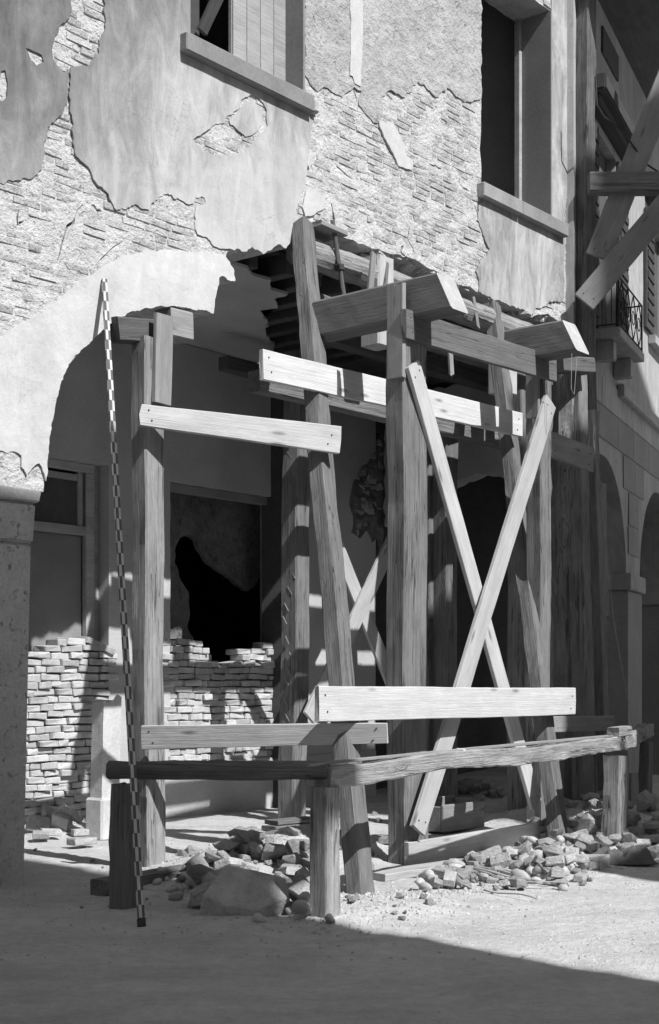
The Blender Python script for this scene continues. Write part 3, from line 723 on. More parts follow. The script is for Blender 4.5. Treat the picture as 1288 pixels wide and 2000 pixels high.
prism('eaves', [(-.5, 10.46), (13, 10.46), (13, 10.62), (-.5, 10.62)], -1.25, 4, 'joist', nh, .01)
box('upper_window', 1.2, 2.2, -.03, -.004, 9.85, 10.2, 'void', nh)
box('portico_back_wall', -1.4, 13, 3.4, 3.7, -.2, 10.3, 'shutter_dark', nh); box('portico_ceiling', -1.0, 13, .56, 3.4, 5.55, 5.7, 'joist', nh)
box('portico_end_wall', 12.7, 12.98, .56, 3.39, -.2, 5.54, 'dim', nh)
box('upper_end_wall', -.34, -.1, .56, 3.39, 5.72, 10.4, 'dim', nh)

# ------------------------------------------------------------------ houses across the street: their shade lies on the ground and the right half
def opposite(label, n0, n1, s0, h, depth=7.0):
    r = root('opposite_house', label, 'house', SUN_H * s0 + SUN_N * ((n0 + n1) / 2), math.atan2(SUN_N.y, SUN_N.x), 'houses across the street')
    w = n1 - n0; s = -1 if SUN_N.cross(SUN_H).z < 0 else 1
    ya, yb = (0, depth * s) if s > 0 else (depth * s, 0)
    box('wall', -w / 2, w / 2, ya, yb, -.2, h, 'house', r, 0)
    bm = bmesh.new(); yr = (ya + yb) / 2
    pts_ = [(-w/2, ya, h + .004), (w/2, ya, h + .004), (w/2, yb, h + .004), (-w/2, yb, h + .004), (-w/2, yr, h + 1.0), (w/2, yr, h + 1.0)]
    v = [bm.verts.new(p) for p in pts_]
    for f in ((0, 1, 5, 4), (2, 3, 4, 5), (1, 2, 5), (3, 0, 4), (0, 3, 2, 1)): bm.faces.new([v[i] for i in f])
    link('roof', bm_mesh('roof', bm), 'roof', r)
    fy = 0.0
    k = 0
    x = -w / 2 + .9
    while x < w / 2 - .9:
        for zz in np.arange(1.0, h - 1.6, 3.2):
            q = box('window', x - .5, x + .5, -.03 * s - .02, -.03 * s + .02, zz, zz + 1.7, 'shutter_dark', r, .004)
        x += 2.2
S0 = 3.2; TE = math.tan(SUN_EL)
def hgt(p, zsh): return zsh + (S0 - p.dot(SUN_H)) * TE
NB = pg(735, 1820).dot(SUN_N); RP_ = pg(1202, 1662)
nof = lambda p: p.dot(SUN_N)
NR = nof(pg(1205, 1712)); N1 = nof(pg(1098, 1655)) + .12; N2_ = nof(pt(1090, 1415, 1.2)) + .1; N3 = nof(Q0) - .3
opposite('tall plain house behind the photographer shading the left pier and near ground', -16.0, NB, S0, hgt(P0, 2.98))
ah = [o for o in COL.objects if o.get('label', '').startswith('tall plain house')][0]
w0 = (NB + 16.0) / 2
box('added_shade_slab', w0 - .001, w0 + .42, -.6 if SUN_N.cross(SUN_H).z < 0 else .1, -.1 if SUN_N.cross(SUN_H).z < 0 else .6, (S0 + 7.75) * TE, hgt(P0, 2.9), 'house', ah, 0)  # unseen slab added on this house only to shade the left rubble and rail
opposite('lowest plain house across the street right of the sunny gap', NR, N1 - .002, S0, hgt(pg(1205, 1712), .40), 6.0)
opposite('narrow low house across the street shading the right end of the railing', N1, N2_ - .002, S0, hgt(RP_, 1.0), 6.5)
opposite('middle plain house across the street shading the right hand posts', N2_, N3 - .002, S0, hgt(W(7, .8, 0), 4.9))
opposite('highest plain house across the street shading the arcaded house', N3, N3 + 12, S0, hgt(Q0 + D2 * 2, 7.0))

# ------------------------------------------------------------------ timber shoring
lp = post('squared post with dark left face propping the left arch', (289, 1703), (284, 655), .215, .175, 'post_pale')
lt, lo_, _ = tl(pg(289, 1703))
timber('head_board', 'grey board nailed upright at the head of the left arch post', 'board', W(lt + .13, lo_ + .025, tz(300, 787, lo_)[1]), W(lt + .15, lo_ + .025, tz(300, 612, lo_)[1]), .19, .045, 'plank_grey', chip=.01)
timber('head_block', 'short timber wedge lying across the left arch post under the plaster', 'block', pt(222, 645, .02), pt(300, 650, .02), .14, .2, 'joist', UP)
timber('head_block', 'pale timber wedge jammed under the arch right of the left post head', 'block', pt(318, 632, -.1), pt(362, 642, -.1), .2, .25, 'plank_grey', UP)
plank('tapering pale plank nailed from left arch post to the leaning raker', pt(273, 810, lo_ + .05), pt(664, 861, 1.12), .175, .045, 'plank_new', taper=1.35)
# rakers
def raker(label, foot, top, w=.175, m='post'):
    A = pg(*foot); B = pt(*top, .06)
    d = (A - B).normalized(); return A + d * .15, B, timber('raker', label, 'raker', A + d * .15, B, w, w * .9, m, N, None, rough=.012, chip=.02)
A2, B2, _ = raker('leaning squared raker from the rubble to the left corner of the stripped wall', (703, 1742), (590, 440))
A3, B3, _ = raker('gnarled leaning raker on the right rising behind the crossed braces', (1092, 1655), (962, 598), .165)
def on(A, B, z): u = (z - A.z) / (B.z - A.z); return A.lerp(B, u)
# inner post with adze marks
bp = post('thick inner post with slanting adze marks standing on boards in the portico', (574, 1607), (585, 682), .24, .24, 'post')
bL = bp.data.vertices[-1].co.x
for k in range(26):
    bm = bmesh.new(); x = -2.4 + k * .17 + R.uniform(-.04, .04)
    box_bm(bm, -.055, .055, -.004, .004, -.006, .006)
    q = link('adze_mark', bm_mesh('adze_mark', bm), 'plank_grey', bp); q.location = (x, (.119 if True else 0), R.uniform(-.07, .07)); q.rotation_euler = (0, math.radians(35 + R.uniform(-8, 8)), 0)
cp = post('stout centre post with bright right face below the first needle beam', (791, 1692), (790, 640), .34, .20, 'post')
ct, co, _ = tl(pg(791, 1692))
rp = post('squared right post behind the top of the crossed braces', (1058, 1640), (1058, 705), .20, .19, 'post', o_front=1.30)
rt_, ro_, _ = tl(pt(1058, 1640, 1.50))
# needle beams
def needle(label, t0, t1, oi, oe, z0, z1):
    c = (t0 + t1) / 2; o = timber('needle_beam', label, 'beam', W(c, oi, (z0 + z1) / 2), W(c, oe, (z0 + z1) / 2), t1 - t0, z1 - z0, 'beam', UP, rough=.004, shear=.16, chip=.004)
    o.data.materials.append(M['frame']); o.data.polygons[-1].material_index = 1
    return o
needle('heavy squared needle beam with sunlit cut end on the centre post', 2.84, 3.10, .50, 1.93, 4.655, 4.985)
needle('squared needle beam with sunlit cut end on the right post', 5.06, 5.32, 1.12, 1.85, 4.73, 5.05)
h1 = timber('header_log', 'rounded pale header log running below the broken edge of the stripped wall', 'log', W(3.15, .06, 5.60), W(8.3, .05, 5.56), .27, .27, 'weathered', UP, round_=True, rough=.014)
timber('packing_block', 'upright packing block with bright face between first needle beam and wall', 'block', W(4.33, .1, 4.9), W(4.33, .1, 5.78), .26, .24, 'plank_new')
timber('packing_block', 'upright packing block with bright face left of second needle beam', 'block', W(6.65, .1, 4.8), W(6.65, .1, 5.46), .26, .24, 'plank_new')
timber('wall_board', 'short flat board wedged under the left corner of the stripped wall', 'board', pt(606, 440, .10), pt(657, 462, .12), .3, .05, 'plank_grey', UP, chip=.01)
timber('cap_block', 'short cap timber under the second needle beam at the right', 'block', pt(1086, 712, .6), pt(1148, 716, .6), .2, .18, 'beam', UP)
timber('cross_beam', 'dark cross beam under the broken floor behind the centre post', 'beam', W(3.0, -.35, 4.40), W(8.4, -.35, 4.44), .16, .2, 'post_dark', UP)
timber('cross_beam', 'upper dark cross beam under the broken floor near the wall', 'beam', W(3.6, -.1, 5.22), W(8.4, -.1, 5.2), .16, .16, 'post_dark', UP)
# cleats and horizontal planks
of = co + .025
zt = lambda px, py, o: pt(px, py, o).z
cl = W(ct - .025, co - .07, zt(791, 738, co)); ch_ = W(ct - .025, co - .07, zt(791, 556, co))
timber('cleat', 'dark upright cleat joining centre post and first needle beam', 'cleat', cl, ch_, .17, .05, 'plank_grey', -D, chip=.02)
rq = pt(1058, 815, 1.30); rtt = tl(rq)[0]
cl = W(rtt - .03, 1.22, rq.z); ch_ = W(rtt - .03, 1.22, zt(1043, 655, 1.30))
timber('cleat', 'upright cleat joining right post and second needle beam', 'cleat', cl, ch_, .15, .045, 'plank_grey', -D, chip=.02)
plank('broad grey plank nailed across the heads of centre and right posts', pt(789, 633, co + .03), pt(1083, 722, 1.42), .25, .05, 'beam')
plank('broad white plank passing behind the centre post between the two rakers', pt(511, 711, .80), pt(1018, 830, .78), .25, .045, 'plank_white')
plank('thin crossed brace falling from the centre post head down to the right', pt(806, 712, co + .032), pt(1046, 1572, 1.47), .185, .042, 'plank_new')
plank('wider crossed brace rising from the foot of the centre post to the right', pt(816, 1622, co + .10), pt(1074, 784, 1.55), .205, .042, 'plank_new')
plank('brightest long white plank across the rakers at waist height', pt(620, 1375, 1.93), pt(1121, 1370, 1.68), .265, .045, 'plank_white')
B1 = pt(756, 1433, co - .1)
plank('pale plank at knee height from left arch post to centre post', pt(279, 1440, lo_ + .06), pt(757, 1432, 2.12), .195, .045, 'plank_new', taper=.80)
plank('dull plank sloping down at head height between the right posts', pt(1072, 866, 1.0), pt(1157, 899, 1.0), .27, .045, 'plank_grey')
plank('dull plank at knee height beside the right rail post', pt(1077, 1415, 1.2), pt(1197, 1412, 1.2), .165, .045, 'plank_grey')
pk = plank('long kicker board on edge at the foot of the centre post', pt(794, 1668, co + .03), pt(1050, 1626, co + .03), .2, .05, 'plank_new', nail=False)
timber('sole_plate', 'pale sole plate lying in dust before the centre post', 'sole plate', pg(735, 1712, .03), pg(900, 1688, .05), .22, .06, 'plank_new', UP)
timber('sole_plate', 'dark ended sole beam under the left arch post', 'sole plate', pg(192, 1735, .05), pg(482, 1684, .05), .16, .12, 'post', UP)
for k, (a, b, zz) in enumerate((((525, 1618), (605, 1610), .03), ((530, 1607), (610, 1600), .08), ((495, 1640), (570, 1622), .03))):
    timber('bearing_board', ('lowest', 'upper', 'nearest')[k] + ' dark bearing board below the adze marked inner post', 'board', pg(*a, zz), pg(*b, zz), .22, .045, 'post_dark', UP)
# inner crossed braces and back posts
plank('inner brace rising right behind the leaning raker, half sunlit', pt(604, 1402, -1.42), pt(826, 930, -1.42), .21, .04, 'plank_new', nail=False)
plank('inner brace falling right behind the leaning raker', pt(636, 1010, -1.47), pt(800, 1420, -1.47), .20, .04, 'plank_new', nail=False)
post('grey inner post right of the centre post in the dark portico', (872, 1590), (872, 800), .26, .22, 'post', o_front=-1.3)
post('dark inner post just behind the centre post', (838, 1590), (838, 820), .2, .2, 'post_dark', o_front=-1.5)
timber('bark_log', 'rough dark log with split bark standing by the far wall end', 'log', pg(1106, 1592) - UP * .1, pt(1104, 735, tl(pg(1106, 1592))[1]), .33, .33, 'post_shade', N, round_=True, rough=.035, seg=.06)
post('tall grey post leaning beside the bark log', (1150, 1600), (1131, 722), .2, .2, 'post_shade', top_o=.5)
post('slim grey post between the bark log and right rail post', (1186, 1590), (1160, 800), .14, .12, 'post_shade', top_o=.35)
timber('split_board', 'splintered board hanging beside the far arch', 'board', pt(1176, 945, .3), pt(1182, 1205, .3), .13, .05, 'post_shade', chip=.08)
post('wide dark post behind the gnarled raker', (1020, 1560), (1020, 760), .2, .2, 'post_shade', o_front=.25)
timber('board', 'pale board standing upright in rubble behind the right rail post', 'board', pg(1238, 1575) - UP * .05, pg(1238, 1575) + UP * .42, .22, .05, 'plank_grey')
# lath scraps hanging from the wall
timber('hanging_lath', 'pale splintered lath hanging in front of the first needle beam', 'lath', pt(731, 495, .35), pt(717, 628, .38), .075, .03, 'plank_grey', chip=.05)
timber('hanging_lath', 'short dark lath dangling right of the pale splintered lath', 'lath', pt(757, 505, .2), pt(752, 560, .22), .05, .02, 'post_dark', chip=.04)
timber('hanging_lath', 'bent thin lath caught between gnarled raker and right packing block', 'lath', pt(925, 580, .15), pt(934, 640, .2), .05, .02, 'plank_grey', chip=.04)
timber('hanging_lath', 'small pale peg hanging below the white plank behind the centre post', 'lath', pt(880, 690, .3), pt(882, 732, .3), .07, .03, 'plank_grey', chip=.04)
ir = timber('hanging_rod', 'dark jointed rod hanging from the corner of the stripped wall', 'rod', pt(650, 430, .20), pt(677, 614, .24), .045, .045, 'log_dark', round_=True)
box('collar', -.03, .03, -.035, .035, -.035, .035, 'iron', ir)
# tall post at the wall end and street shores
tp = pt(1143, 690, .12); tq = pt(1143, 690, .12); tq.z = 10.2
timber('tall_post', 'tall old nail studded timber standing against the broken right end of the wall', 'post', Vector((tp.x, tp.y, -.1)), tq, .22, .2, 'log_dark', N, rough=.012)
Ys = tp.y - .25
plank('broad diagonal shore plank ending on the tall post, lower one', pd(1141, 590, Ys - .12), pd(1500, 163, Ys - .12), .29, .06, 'plank_grey', hint=Vector((0, -1, 0)), chip=.004)
plank('diagonal shore plank passing behind the street cross beam', pd(1168, 502, Ys + .02), pd(1420, -135, Ys + .02), .30, .06, 'plank_grey', hint=Vector((0, -1, 0)))
timber('street_beam', 'short squared beam spanning from the tall post across the street', 'beam', pd(1150, 359, Ys - .02), pd(1700, 359, Ys - .02), .24, .2, 'post', Vector((0, -1, 0)), chip=.01)
# ------------------------------------------------------------------ railing round the works
LP = pg(243, 1775); MP = pg(636, 1795); RP = pg(1202, 1662); FP = pg(1262, 1590)
def railpost(label, p, w, h, m='weathered', lean=(0, 0)):
    return timber('rail_post', label, 'rail post', p - UP * .2, p + UP * h + Vector((lean[0], lean[1], 0)), w, w * .95, m, N, rough=.014, chip=.02)
railpost('dark squared rail post at the left behind the banded measuring pole', LP, .155, .86, 'post')
railpost('pale squared corner rail post in front of the rubble', MP, .15, .87, 'weathered')
railpost('squared rail post at the right beside the crumpled sack', RP, .19, .88, 'weathered')
railpost('thin dark rail post at the far right end of the railing', FP, .13, .86, 'post_dark')
def at_h(p, z): return Vector((p.x, p.y, z))
zl = .955
dLM = (MP - LP).normalized()
timber('rail_beam', 'dark rounded rail beam in shade on the left side of the railing', 'rail', at_h(LP - dLM * .10, .965), at_h(MP + dLM * .02, .965),   .135, .13, 'post', UP, rough=.012, chip=.02, round_=True)
dMR = (RP - MP).normalized()
ra, rb = at_h(MP - dMR * .02, .945), at_h(RP + dMR * .05, .985)
timber('rail_beam', 'long weathered sunlit rail beam along the front of the railing', 'rail', ra, rb, .13, .135, 'weathered', UP, rough=.017, chip=.02, seg=.05)
timber('rail_beam', 'ragged short rail beam at the far right of the railing', 'rail', at_h(RP, .99), at_h(FP + (FP - RP).normalized() * .1, 1.0), .15, .15, 'weathered', UP, rough=.022, chip=.04, seg=.05)
nb = Vector((dMR.y, -dMR.x, 0))
timber('lath', 'long thin lath lying on top of the sunlit rail, outer one', 'lath', ra + UP * .077 + nb * .02 - dMR * .2, rb + UP * .077 + nb * .02 - dMR * .15, .022, .018, 'plank_grey', UP)
timber('lath', 'long thin lath lying on top of the sunlit rail, inner one', 'lath', ra + UP * .079 - nb * .03 + dMR * .1, rb + UP * .079 - nb * .03 - dMR * .15, .022, .018, 'plank_grey', UP)
timber('rail_block', 'short rough block resting on the right end of the sunlit rail', 'block', rb + UP * .11 - dMR * .10 , rb + UP * .12 + dMR * .20, .12, .09, 'weathered', UP, chip=.02)
# the banded pole leaning on the wall
pa = pg(277, 1808) - UP * 0.0; pb_ = pt(204, 546, .035)
po = timber('measuring_pole', 'tall black and white banded measuring pole leaning on the left arch', 'pole', pa, pb_, .042, .032, 'pole', (N - D * .35).normalized(), rough=.0)
box('pole_shoe', -po.dimensions.x / 2 - .01, -po.dimensions.x / 2 + .05, -.025, .025, -.019, .019, 'iron', po)

# ------------------------------------------------------------------ broken stone post, stones and rubble
sp = pg(205, 1640)
br = root('broken_stone_post', 'broken pale stone gatepost on a square plinth in front of the left brick infill', 'stone post', sp, ANG)
bm = bmesh.new(); box_bm(bm, -.15, .15, -.125, .125, 0.0, .42, .02); link('plinth', bm_mesh('plinth', bm), 'stone', br)
bm = bmesh.new()
lo = [(-.115, -.085), (.115, -.085), (.115, .085), (-.115, .085)]; rings = []
for k in range(9):
    u = k / 8; ring = []
    for i in range(4):
        for j in range(4):
            a = Vector(lo[i]).lerp(Vector(lo[(i + 1) % 4]), j / 4)
            z = .40 + u * .98
            if k == 8: z += .16 * noise.noise(Vector((a.x * 9, a.y * 9, 5))) 
            ring.append(bm.verts.new((a.x + u * .03 + .006 * noise.noise(Vector((a.x * 9, a.y * 9, z * 6))), a.y + .008 * noise.noise(Vector((z * 5, a.x * 9, a.y * 9))), z)))
    rings.append(ring)
for a, b in zip(rings, rings[1:]):
    for j in range(16): bm.faces.new((a[j], a[(j + 1) % 16], b[(j + 1) % 16], b[j]))
bm.faces.new(rings[-1])
link('shaft', bm_mesh('shaft', bm), 'stone', br)

def rock_mesh(seed, n=16, sq=.6):
    r = random.Random(seed); bm = bmesh.new()
    for _ in range(n):
        v = Vector((r.gauss(0, 1), r.gauss(0, 1), r.gauss(0, 1))).normalized()
        m = max(abs(c) for c in v); v = v.lerp(v / m, sq) * r.uniform(.36, .54)
        bm.verts.new(v)
    bmesh.ops.convex_hull(bm, input=bm.verts[:])
    bmesh.ops.delete(bm, geom=[v for v in bm.verts if not v.link_faces], context='VERTS')
    bmesh.ops.bevel(bm, geom=bm.edges[:], offset=.014, segments=1, affect='EDGES')
    return bm_mesh('rock', bm)
def cobble_mesh(seed):
    bm = bmesh.new(); bmesh.ops.create_icosphere(bm, subdivisions=2, radius=.5)
    for v in bm.verts: v.co *= 1 + .34 * noise.noise(v.co * 1.9 + Vector((seed * 3.3, 0, 0))) + .10 * noise.noise(v.co * 5 + Vector((seed * 3.3, 0, 0)))
    return bm_mesh('cobble', bm, True)
ROCK = [rock_mesh(i, 14 + i % 6, R.uniform(.2, .8)) for i in range(12)]
COB = [cobble_mesh(i) for i in range(8)]
for me in ROCK: me.materials.append(M['rubble'])
for me in COB: me.materials.append(M['cobble'])
RB = [m.copy() for m in IB[:6]]
for me in RB: me.materials.clear(); me.materials.append(M['rubble'])
PLACED = []; CBOX = None
def hit(px, py):
    r = ray(px, py); k = 7.5; k1 = 18.0
    if r.z < 0: k1 = min(k1, (-.03 - EYE) / r.z)
    p = EYEV + r * k
    while k < k1:
        p = EYEV + r * k
        if p.z < .6 and p.z <= gz(p.x, p.y): break
        k += .05 if p.z > .6 else .025
    return Vector((p.x, p.y, 0))
def stone(kind, px, py, size, label, group=None, z=None, rr=R, lift=.27):
    p = hit(px, py)
    me = rr.choice(COB if kind == 'cobble' else RB if kind == 'brick' else ROCK)
    o = link({'cobble': 'cobble', 'brick': 'loose_brick', 'rock': 'rubble_stone'}[kind], me)
    if kind == 'brick': sc = (size / .26 * rr.uniform(.7, 1), size / .26 * rr.uniform(.6, 1), (size / .26) ** .5); o.rotation_euler = (rr.uniform(-.5, .5), rr.uniform(-.4, .4), rr.uniform(0, 6.3))
    elif kind == 'cobble': sc = (size, size * rr.uniform(.62, .85), size * rr.uniform(.5, .68)); o.rotation_euler = (rr.uniform(-.5, .5), rr.uniform(-.5, .5), rr.uniform(0, 6.3))
    else: sc = (size, size * rr.uniform(.6, .95), size * rr.uniform(.45, .75)); o.rotation_euler = (rr.uniform(-.6, .6), rr.uniform(-.6, .6), rr.uniform(0, 6.3))
    o.scale = sc
    g = gz(p.x, p.y)
    stack = 0.0
    for q, s in PLACED:
        d = (q - p).length
        if d < (s + size) * .30: stack = max(stack, min(.10, .35 * min(s, size)))
    PLACED.append((Vector((p.x, p.y, 0)), size))
    o.location = (p.x, p.y, (z if z is not None else g) + size * (lift - .06) + stack)
    if group and CBOX:
        x0, x1, y0, y1, a, b = CBOX
        sz_ = 'tiny' if size < a + (b - a) * .08 else 'small' if size < a + (b - a) * .25 else 'middling' if size < a + (b - a) * .5 else 'big' if size < a + (b - a) * .8 else 'very big'
        u, v = (px - x0) / (x1 - x0), (py - y0) / (y1 - y0)
        hz = ['left end', 'left half', 'middle', 'right half', 'right end'][min(4, int(u * 5))]; vt = ['back', 'upper slope', 'lower slope', 'front'][min(3, int(v * 4))]
        label = sz_ + ' ' + label.replace('@', vt + ' towards the ' + hz)
    tag(o, label, {'cobble': 'cobble', 'brick': 'brick', 'rock': 'stone'}[kind], group)
    return o
# the big block
bm = bmesh.new(); 
for c in [(-.40, -.22, -.05), (.26, -.27, -.05), (.46, .10, -.02), (-.26, .22, -.05), (-.37, -.17, .24), (-.22, .16, .41), (.38, .20, .31), (.47, -.02, .24), (.20, -.22, .19), (-.05, -.24, .20)]: bm.verts.new(c)
bmesh.ops.convex_hull(bm, input=bm.verts[:])
bmesh.ops.delete(bm, geom=[v for v in bm.verts if not v.link_faces], context='VERTS')
bmesh.ops.bevel(bm, geom=bm.edges[:], offset=.008, segments=1, affect='EDGES')
bmesh.ops.triangulate(bm, faces=bm.faces[:])
bmesh.ops.subdivide_edges(bm, edges=[e for e in bm.edges if e.calc_length() > .08], cuts=3, use_grid_fill=True)
for v in bm.verts: v.co += Vector((noise.noise(v.co * 9), noise.noise(v.co * 9 + Vector((9, 0, 0))), noise.noise(v.co * 9 + Vector((0, 9, 0))))) * .008
bb = pg(470, 1790, .0)
o = link('stone_block', bm_mesh('stone_block', bm), 'rubble'); o.location = (bb.x + .01, bb.y + .17, .0); o.rotation_euler = (math.radians(20), math.radians(5), math.radians(-10)); o.scale = (.68, .76, .70)
tag(o, 'largest squared stone block lying in front of the rubble left of the corner rail post', 'stone block')
# clusters: (kind, count, pixel box, size range, label, group)
CL = [
 ('rock', 62, (345, 612, 1660, 1775), (.09, .26), 'angular stone in rubble behind the big block, @', 'dark rubble behind the big block'),
 ('rock', 12, (540, 615, 1690, 1770), (.12, .24), 'stone heaped left of the corner rail post, @', 'stones beside the corner rail post'),
 ('cobble', 12, (500, 612, 1768, 1802), (.08, .15), 'round cobble by the corner rail post, @', 'cobbles by the corner rail post'),
 ('cobble', 9, (280, 400, 1715, 1760), (.07, .13), 'round cobble right of the banded pole, @', 'cobbles right of the banded pole'),
 ('cobble', 44, (820, 1120, 1622, 1738), (.10, .19), 'round cobble in the bright heap, @', 'cobbles in the bright heap'),
 ('rock', 100, (845, 1160, 1614, 1738), (.06, .185), 'angular stone in the bright heap, @', 'stones in the bright heap'),
 ('rock', 22, (860, 990, 1505, 1570), (.16, .32), 'stone piled behind the trough, @', 'dark stones behind the trough'),
 ('rock', 36, (1105, 1200, 1555, 1668), (.10, .26), 'stone in shade beside right rail post, @', 'shaded rubble by the right rail post'),
 ('rock', 24, (1220, 1320, 1570, 1680), (.10, .30), 'stone in rubble at the right edge, @', 'shaded rubble at the right edge'),
 ('brick', 26, (840, 1160, 1620, 1732), (.10, .24), 'broken brick in the bright heap, @', 'broken bricks in the bright heap'),
 ('brick', 22, (380, 612, 1668, 1775), (.10, .24), 'broken brick in the left rubble, @', 'broken bricks in the left rubble'),
 ('brick', 14, (1110, 1290, 1570, 1680), (.12, .25), 'broken brick in the right hand shaded rubble, @', 'broken bricks in the shaded rubble'),
 ('rock', 16, (660, 770, 1590, 1700), (.08, .2), 'stone between raker and centre post, @', 'stones between raker and centre post'),
 ('rock', 18, (440, 600, 1622, 1690), (.07, .20), 'stone at portico floor edge, @', 'stones at the portico floor edge'),
 ('rock', 8, (60, 300, 1650, 1800), (.03, .07), 'clod on earth by the left pier, @', 'clods by the left pier'),
 ('rock', 12, (660, 850, 1740, 1800), (.04, .10), 'pale stone in dust right of corner post, @', 'small stones in the bright dust'),
]
for kind, n, (x0, x1, y0, y1), (a, b), label, group in CL:
    CBOX = (x0, x1, y0, y1, a, b)
    for _ in range(n):
        qx, qy = R.uniform(x0, x1), R.uniform(y0, y1)
        if 'bright heap' in label:
            lim = min(1722, max(1618, 1738 - (qx - 815) * .52)); qy = lim + (1740 - lim) * R.random()
        stone(kind, qx, qy, a + (b - a) * R.random() ** 1.6, label, group)
CBOX = None
# bricks fallen before the left infill
for px, py, rot, s in ((75, 1625, (1.2, .2, .3), .24), (95, 1600, (.9, .4, 1.0), .26), (110, 1585, (1.3, 0, .8), .27), (130, 1605, (.3, 1.0, .4), .26), (150, 1590, (.2, .9, 1.2), .27), (100, 1640, (0, .1, .4), .24), (80, 1645, (.1, 0, .2), .22), (118, 1622, (.6, .9, 2.0), .27), (142, 1622, (.2, .7, .9), .25), (170, 1600, (0, 1.35, .5), .27), (160, 1640, (.0, .0, .5), .25), (185, 1635, (.3, .2, 1.5), .24), (60, 1600, (1.3, .3, .2), .25)):
    o = stone('brick', px, py, s, ('pale brick lying flat' if rot[0] < .25 and rot[1] < .25 else 'brick on its side' if rot[0] > .85 else 'brick tilted up') + ' in the heap by the left infill, ' + ('leftmost' if px < 62 else 'left end' if px < 90 else 'middle' if px < 125 else 'right half' if px < 155 else 'right end') + (' front' if py > 1630 else ' centre' if py > 1604 else ' back'), 'bricks heaped by the left infill'); o.rotation_euler = rot; o.location.z += .02
o = stone('brick', 160, 1656, .25, 'single dark brick lying apart on the earth before the brick heap'); o.rotation_euler = (0, 0, .7)
for px, py, s in ((190, 1252, 1), (210, 1262, .9)):
    q = tz(px, py, -BY + .05)
    o = link('loose_brick', RB[0 if s == 1 else 1]); o.location = W(q[0], -BY - .05, q[1] - .02); o.rotation_euler = (.1, .35 * s, ANG)
    tag(o, ('upper' if s == 1 else 'lower') + ' loose brick perched on top of the left infill', 'brick')
rk = rb - dMR * 1.28 * 1.4
o = link('rail_cobble', COB[2]); p = pg(842, 1466, 1.03); u = (p - ra).dot(dMR); q = ra + dMR * u; o.location = (q.x, q.y, q.z + .09); o.scale = (.10, .06, .05); tag(o, 'small white pebble resting on top of the sunlit rail', 'pebble')
for kind, px, py, s, lab in (('rock', 395, 1745, .27, 'dark slab of stone leaning left of the big block'), ('rock', 480, 1672, .3, 'upright pale stone at the back of the rubble'), ('rock', 440, 1680, .22, 'pointed stone at the back left of the rubble'), ('cobble', 590, 1795, .16, 'largest cobble left of the corner rail post foot'), ('rock', 645, 1803, .12, 'dark stone against the corner rail post foot'), ('cobble', 969, 1633, .15, 'white cobble topmost on the bright heap'), ('rock', 1265, 1560, .55, 'large shaded boulder at the far right edge'), ('rock', 1150, 1640, .24, 'squared stone in shade left of the sack')):
    stone(kind, px, py, s, lab)
bk = pg(1160, 1700)
o = link('loose_brick', RB[3]); o.location = (bk.x, bk.y, .07); o.scale = (1.0, 1.0, 1.6); o.rotation_euler = (0, 0, ANG + .2); tag(o, 'square cut brick lying on the border of light before the sack', 'brick')

# loose grit and small chips: nobody could count them
gb = []; gfc = []
ico = [(0, 0, 1), (.9, 0, -.3), (-.45, .78, -.3), (-.45, -.78, -.3), (.5, .5, .5), (-.5, .2, .6)]
bm = bmesh.new()
for v in ico: bm.verts.new(v)
bmesh.ops.convex_hull(bm, input=bm.verts[:]); bm.verts.ensure_lookup_table(); bm.verts.index_update()
iv = [v.co.copy() for v in bm.verts]; ifc = [[v.index for v in f.verts] for f in bm.faces]; bm.free()
def grit(px, py, s):
    p = pg(px, py); g = gz(p.x, p.y); a = R.uniform(0, 6.3); k = len(gb); q = [s * R.uniform(.6, 1.2) for _ in range(3)]
    for v in iv:
        x, y = v.x * q[0], v.y * q[1]
        gb.append((p.x + x * math.cos(a) - y * math.sin(a), p.y + x * math.sin(a) + y * math.cos(a), g + v.z * q[2] * .7))
    gfc.extend([[i + k for i in f] for f in ifc])
def grit_at(p, s): 
    r_ = p - EYEV; grit(CX + F * r_.x / r_.y, HY - F * r_.z / r_.y, s)
for _ in range(5200):
    c, h, rt2, ro2 = MOUNDS[R.choice((0, 0, 0, 1, 1, 2, 2, 3, 3, 3, 4, 5, 6, 7))]
    p = c + D * R.gauss(0, rt2 * .62) + N * R.gauss(0, ro2 * .62)
    grit_at(Vector((p.x, p.y, 0)), R.choice((.005, .007, .009, .012, .016, .022, .026)))
for _ in range(1500): grit(R.uniform(-40, 1330), R.uniform(1640, 1880), R.choice((.004, .006, .008, .012, .018)))
for _ in range(420): grit(R.uniform(-40, 1330), R.uniform(1800, 2000), R.choice((.003, .005, .007)))
link('grit', mesh('grit', gb, gfc), 'rubble', kind='stuff')

# trough behind the kicker board
tr = root('wooden_trough', 'open wooden mortar trough behind the kicker board with a patch of sun', 'trough', pg(915, 1625, 0) + N * -.25, ANG - .05)
tw, td, th_ = .72, .42, .30
def tb(nm, x0, x1, y0, y1, z0, z1, m='plank_grey'): return box(nm, x0, x1, y0, y1, z0, z1, m, tr, .008)
tb('board', -tw/2, tw/2, -td/2, -td/2 + .035, .02, th_); tb('board', -tw/2, tw/2, td/2 - .035, td/2, .02, th_ + .04)
tb('end_board', -tw/2, -tw/2 + .035, -td/2 + .036, td/2 - .036, .02, th_ - .02); tb('end_board', tw/2 - .035, tw/2, -td/2 + .036, td/2 - .036, .02, th_ + .02)
tb('bottom', -tw/2 + .036, tw/2 - .036, -td/2 + .036, td/2 - .036, .02, .05)
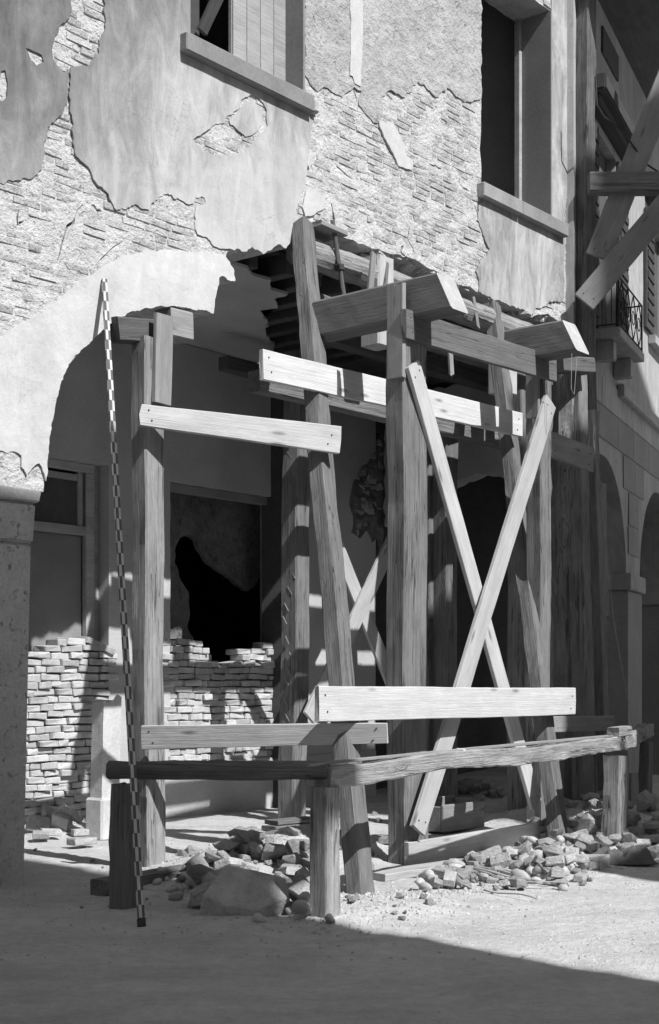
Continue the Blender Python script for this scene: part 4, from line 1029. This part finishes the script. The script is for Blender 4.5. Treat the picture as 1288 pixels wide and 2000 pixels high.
# canes in front of the bright heap
for k, (a, b, r) in enumerate((((915, 1692), (1075, 1722), .010), ((918, 1697), (1040, 1716), .009), ((925, 1700), (1060, 1728), .007), ((960, 1712), (1110, 1728), .006), ((945, 1735), (1050, 1757), .007), ((930, 1694), (1020, 1706), .012))):
    A = pg(*a, .10 - .04 * (k == 4)); B = pg(*b, .05 - .03 * (k == 4)); bm = bmesh.new()
    tube_pts(bm, [A.lerp(B, u) + Vector((0, 0, .015 * math.sin(u * 5 + k))) for u in np.linspace(0, 1, 8)], r)
    tag(link('cane', bm_mesh('cane', bm, True), 'straw'), ('longest dry cane of the bundle on the bright heap', 'second dry cane lying along the bundle on the bright heap', 'thin lowest cane of the bundle on the bright heap', 'thin cane sticking out right of the bundle towards the sack', 'single dark cane lying apart on the bright road', 'shortest thick cane of the bundle on the bright heap')[k], 'cane', 'canes on the bright heap' if k != 4 else None)
# crumpled sack
bm = bmesh.new(); bmesh.ops.create_grid(bm, x_segments=60, y_segments=36, size=.5)
for v in bm.verts:
    x, y = v.co.x, v.co.y
    r = max(abs(x) * 2, abs(y) * 2)
    e = 1 - sm(.72, 1.0, r)
    f1 = noise.noise(Vector((x * 2.6, y * 2.6, 1.5))); f2 = noise.noise(Vector((x * 6 + f1 * 2, y * 6, 4)))
    ridge = 1 - abs(noise.noise(Vector((x * 3.2 + y * 1.5, y * 3.4 - x, 8)))) * 2
    ridge2 = 1 - abs(noise.noise(Vector((x * 7 - y * 3, y * 8, 3)))) * 2
    z = e * (.03 + .05 * max(0, ridge) ** 2 + .025 * max(0, ridge2) ** 2 + .05 * sm(0, .4, x) * (1 - y * y * 3) + .02 * sm(.1, -.45, x) + .015 * f2)
    w = 1 + .16 * noise.noise(Vector((math.atan2(y, x) * 1.4, 2, 2)))
    v.co = Vector((x * .62 * w, y * .36 * w + .03 * f1, max(-.02, z * 1.15 - .01)))
s = bm_mesh('sack', bm, True); o = link('sack', s, 'sack'); q = pg(1208, 1690); o.location = (q.x, q.y, .01 + gz(q.x, q.y) * .6); o.rotation_euler = (0, 0, math.radians(6)); o.scale = (.95, .95, 1.15)
o.scale.z = .9
md = o.modifiers.new('thick', 'SOLIDIFY'); md.thickness = .012
tag(o, 'dark crumpled burlap sack on the ground by the right rail post', 'sack')
# wires
def wire(label, pts_, r=.004, m='iron', name='wire'):
    bm = bmesh.new(); tube_pts(bm, pts_, r, 5); tag(link(name, bm_mesh(name, bm), m), label, name)
wire('loose electric wires sagging from the tall post across the window hood', [pd(1163, 150, 16.6), pd(1166, 205, 16.6), pd(1180, 228, 16.7), pd(1205, 246, 16.8), pd(1230, 275, 16.9), pd(1262, 320, 17), pd(1300, 345, 17.1)], .012)
wire('thin pale string stretched down past the far arch', [pd(1155, 800, 15.2), pd(1175, 980, 15.1), pd(1200, 1220, 15.0), pd(1240, 1440, 14.9)], .003, 'straw', 'string')
wire('thin string hanging from the second needle beam', [pd(1117, 690, 13.4), pd(1116, 760, 13.4), pd(1122, 770, 13.4), pd(1127, 700, 13.4)], .003, 'straw', 'string')

# stones that would still share a label are told apart by their breadth
by = {}
for o in COL.objects:
    if o.get('category') in ('stone', 'cobble', 'brick') and o.get('group'): by.setdefault(o['label'], []).append(o)
for lab, l in by.items():
    if len(l) > 1:
        l.sort(key=lambda o: -o.scale.x); a, b = lab.split(' ', 1)
        names = ['widest', 'second widest', 'third widest', 'fourth widest', 'fifth widest', 'sixth widest', 'seventh widest'] if len(l) > 2 else ['wider', 'narrower']
        for k, o in enumerate(l):
            o['label'] = (names[min(k, len(names) - 1)] + ' ' + lab).replace('rubble behind the big block', 'rubble behind big block')
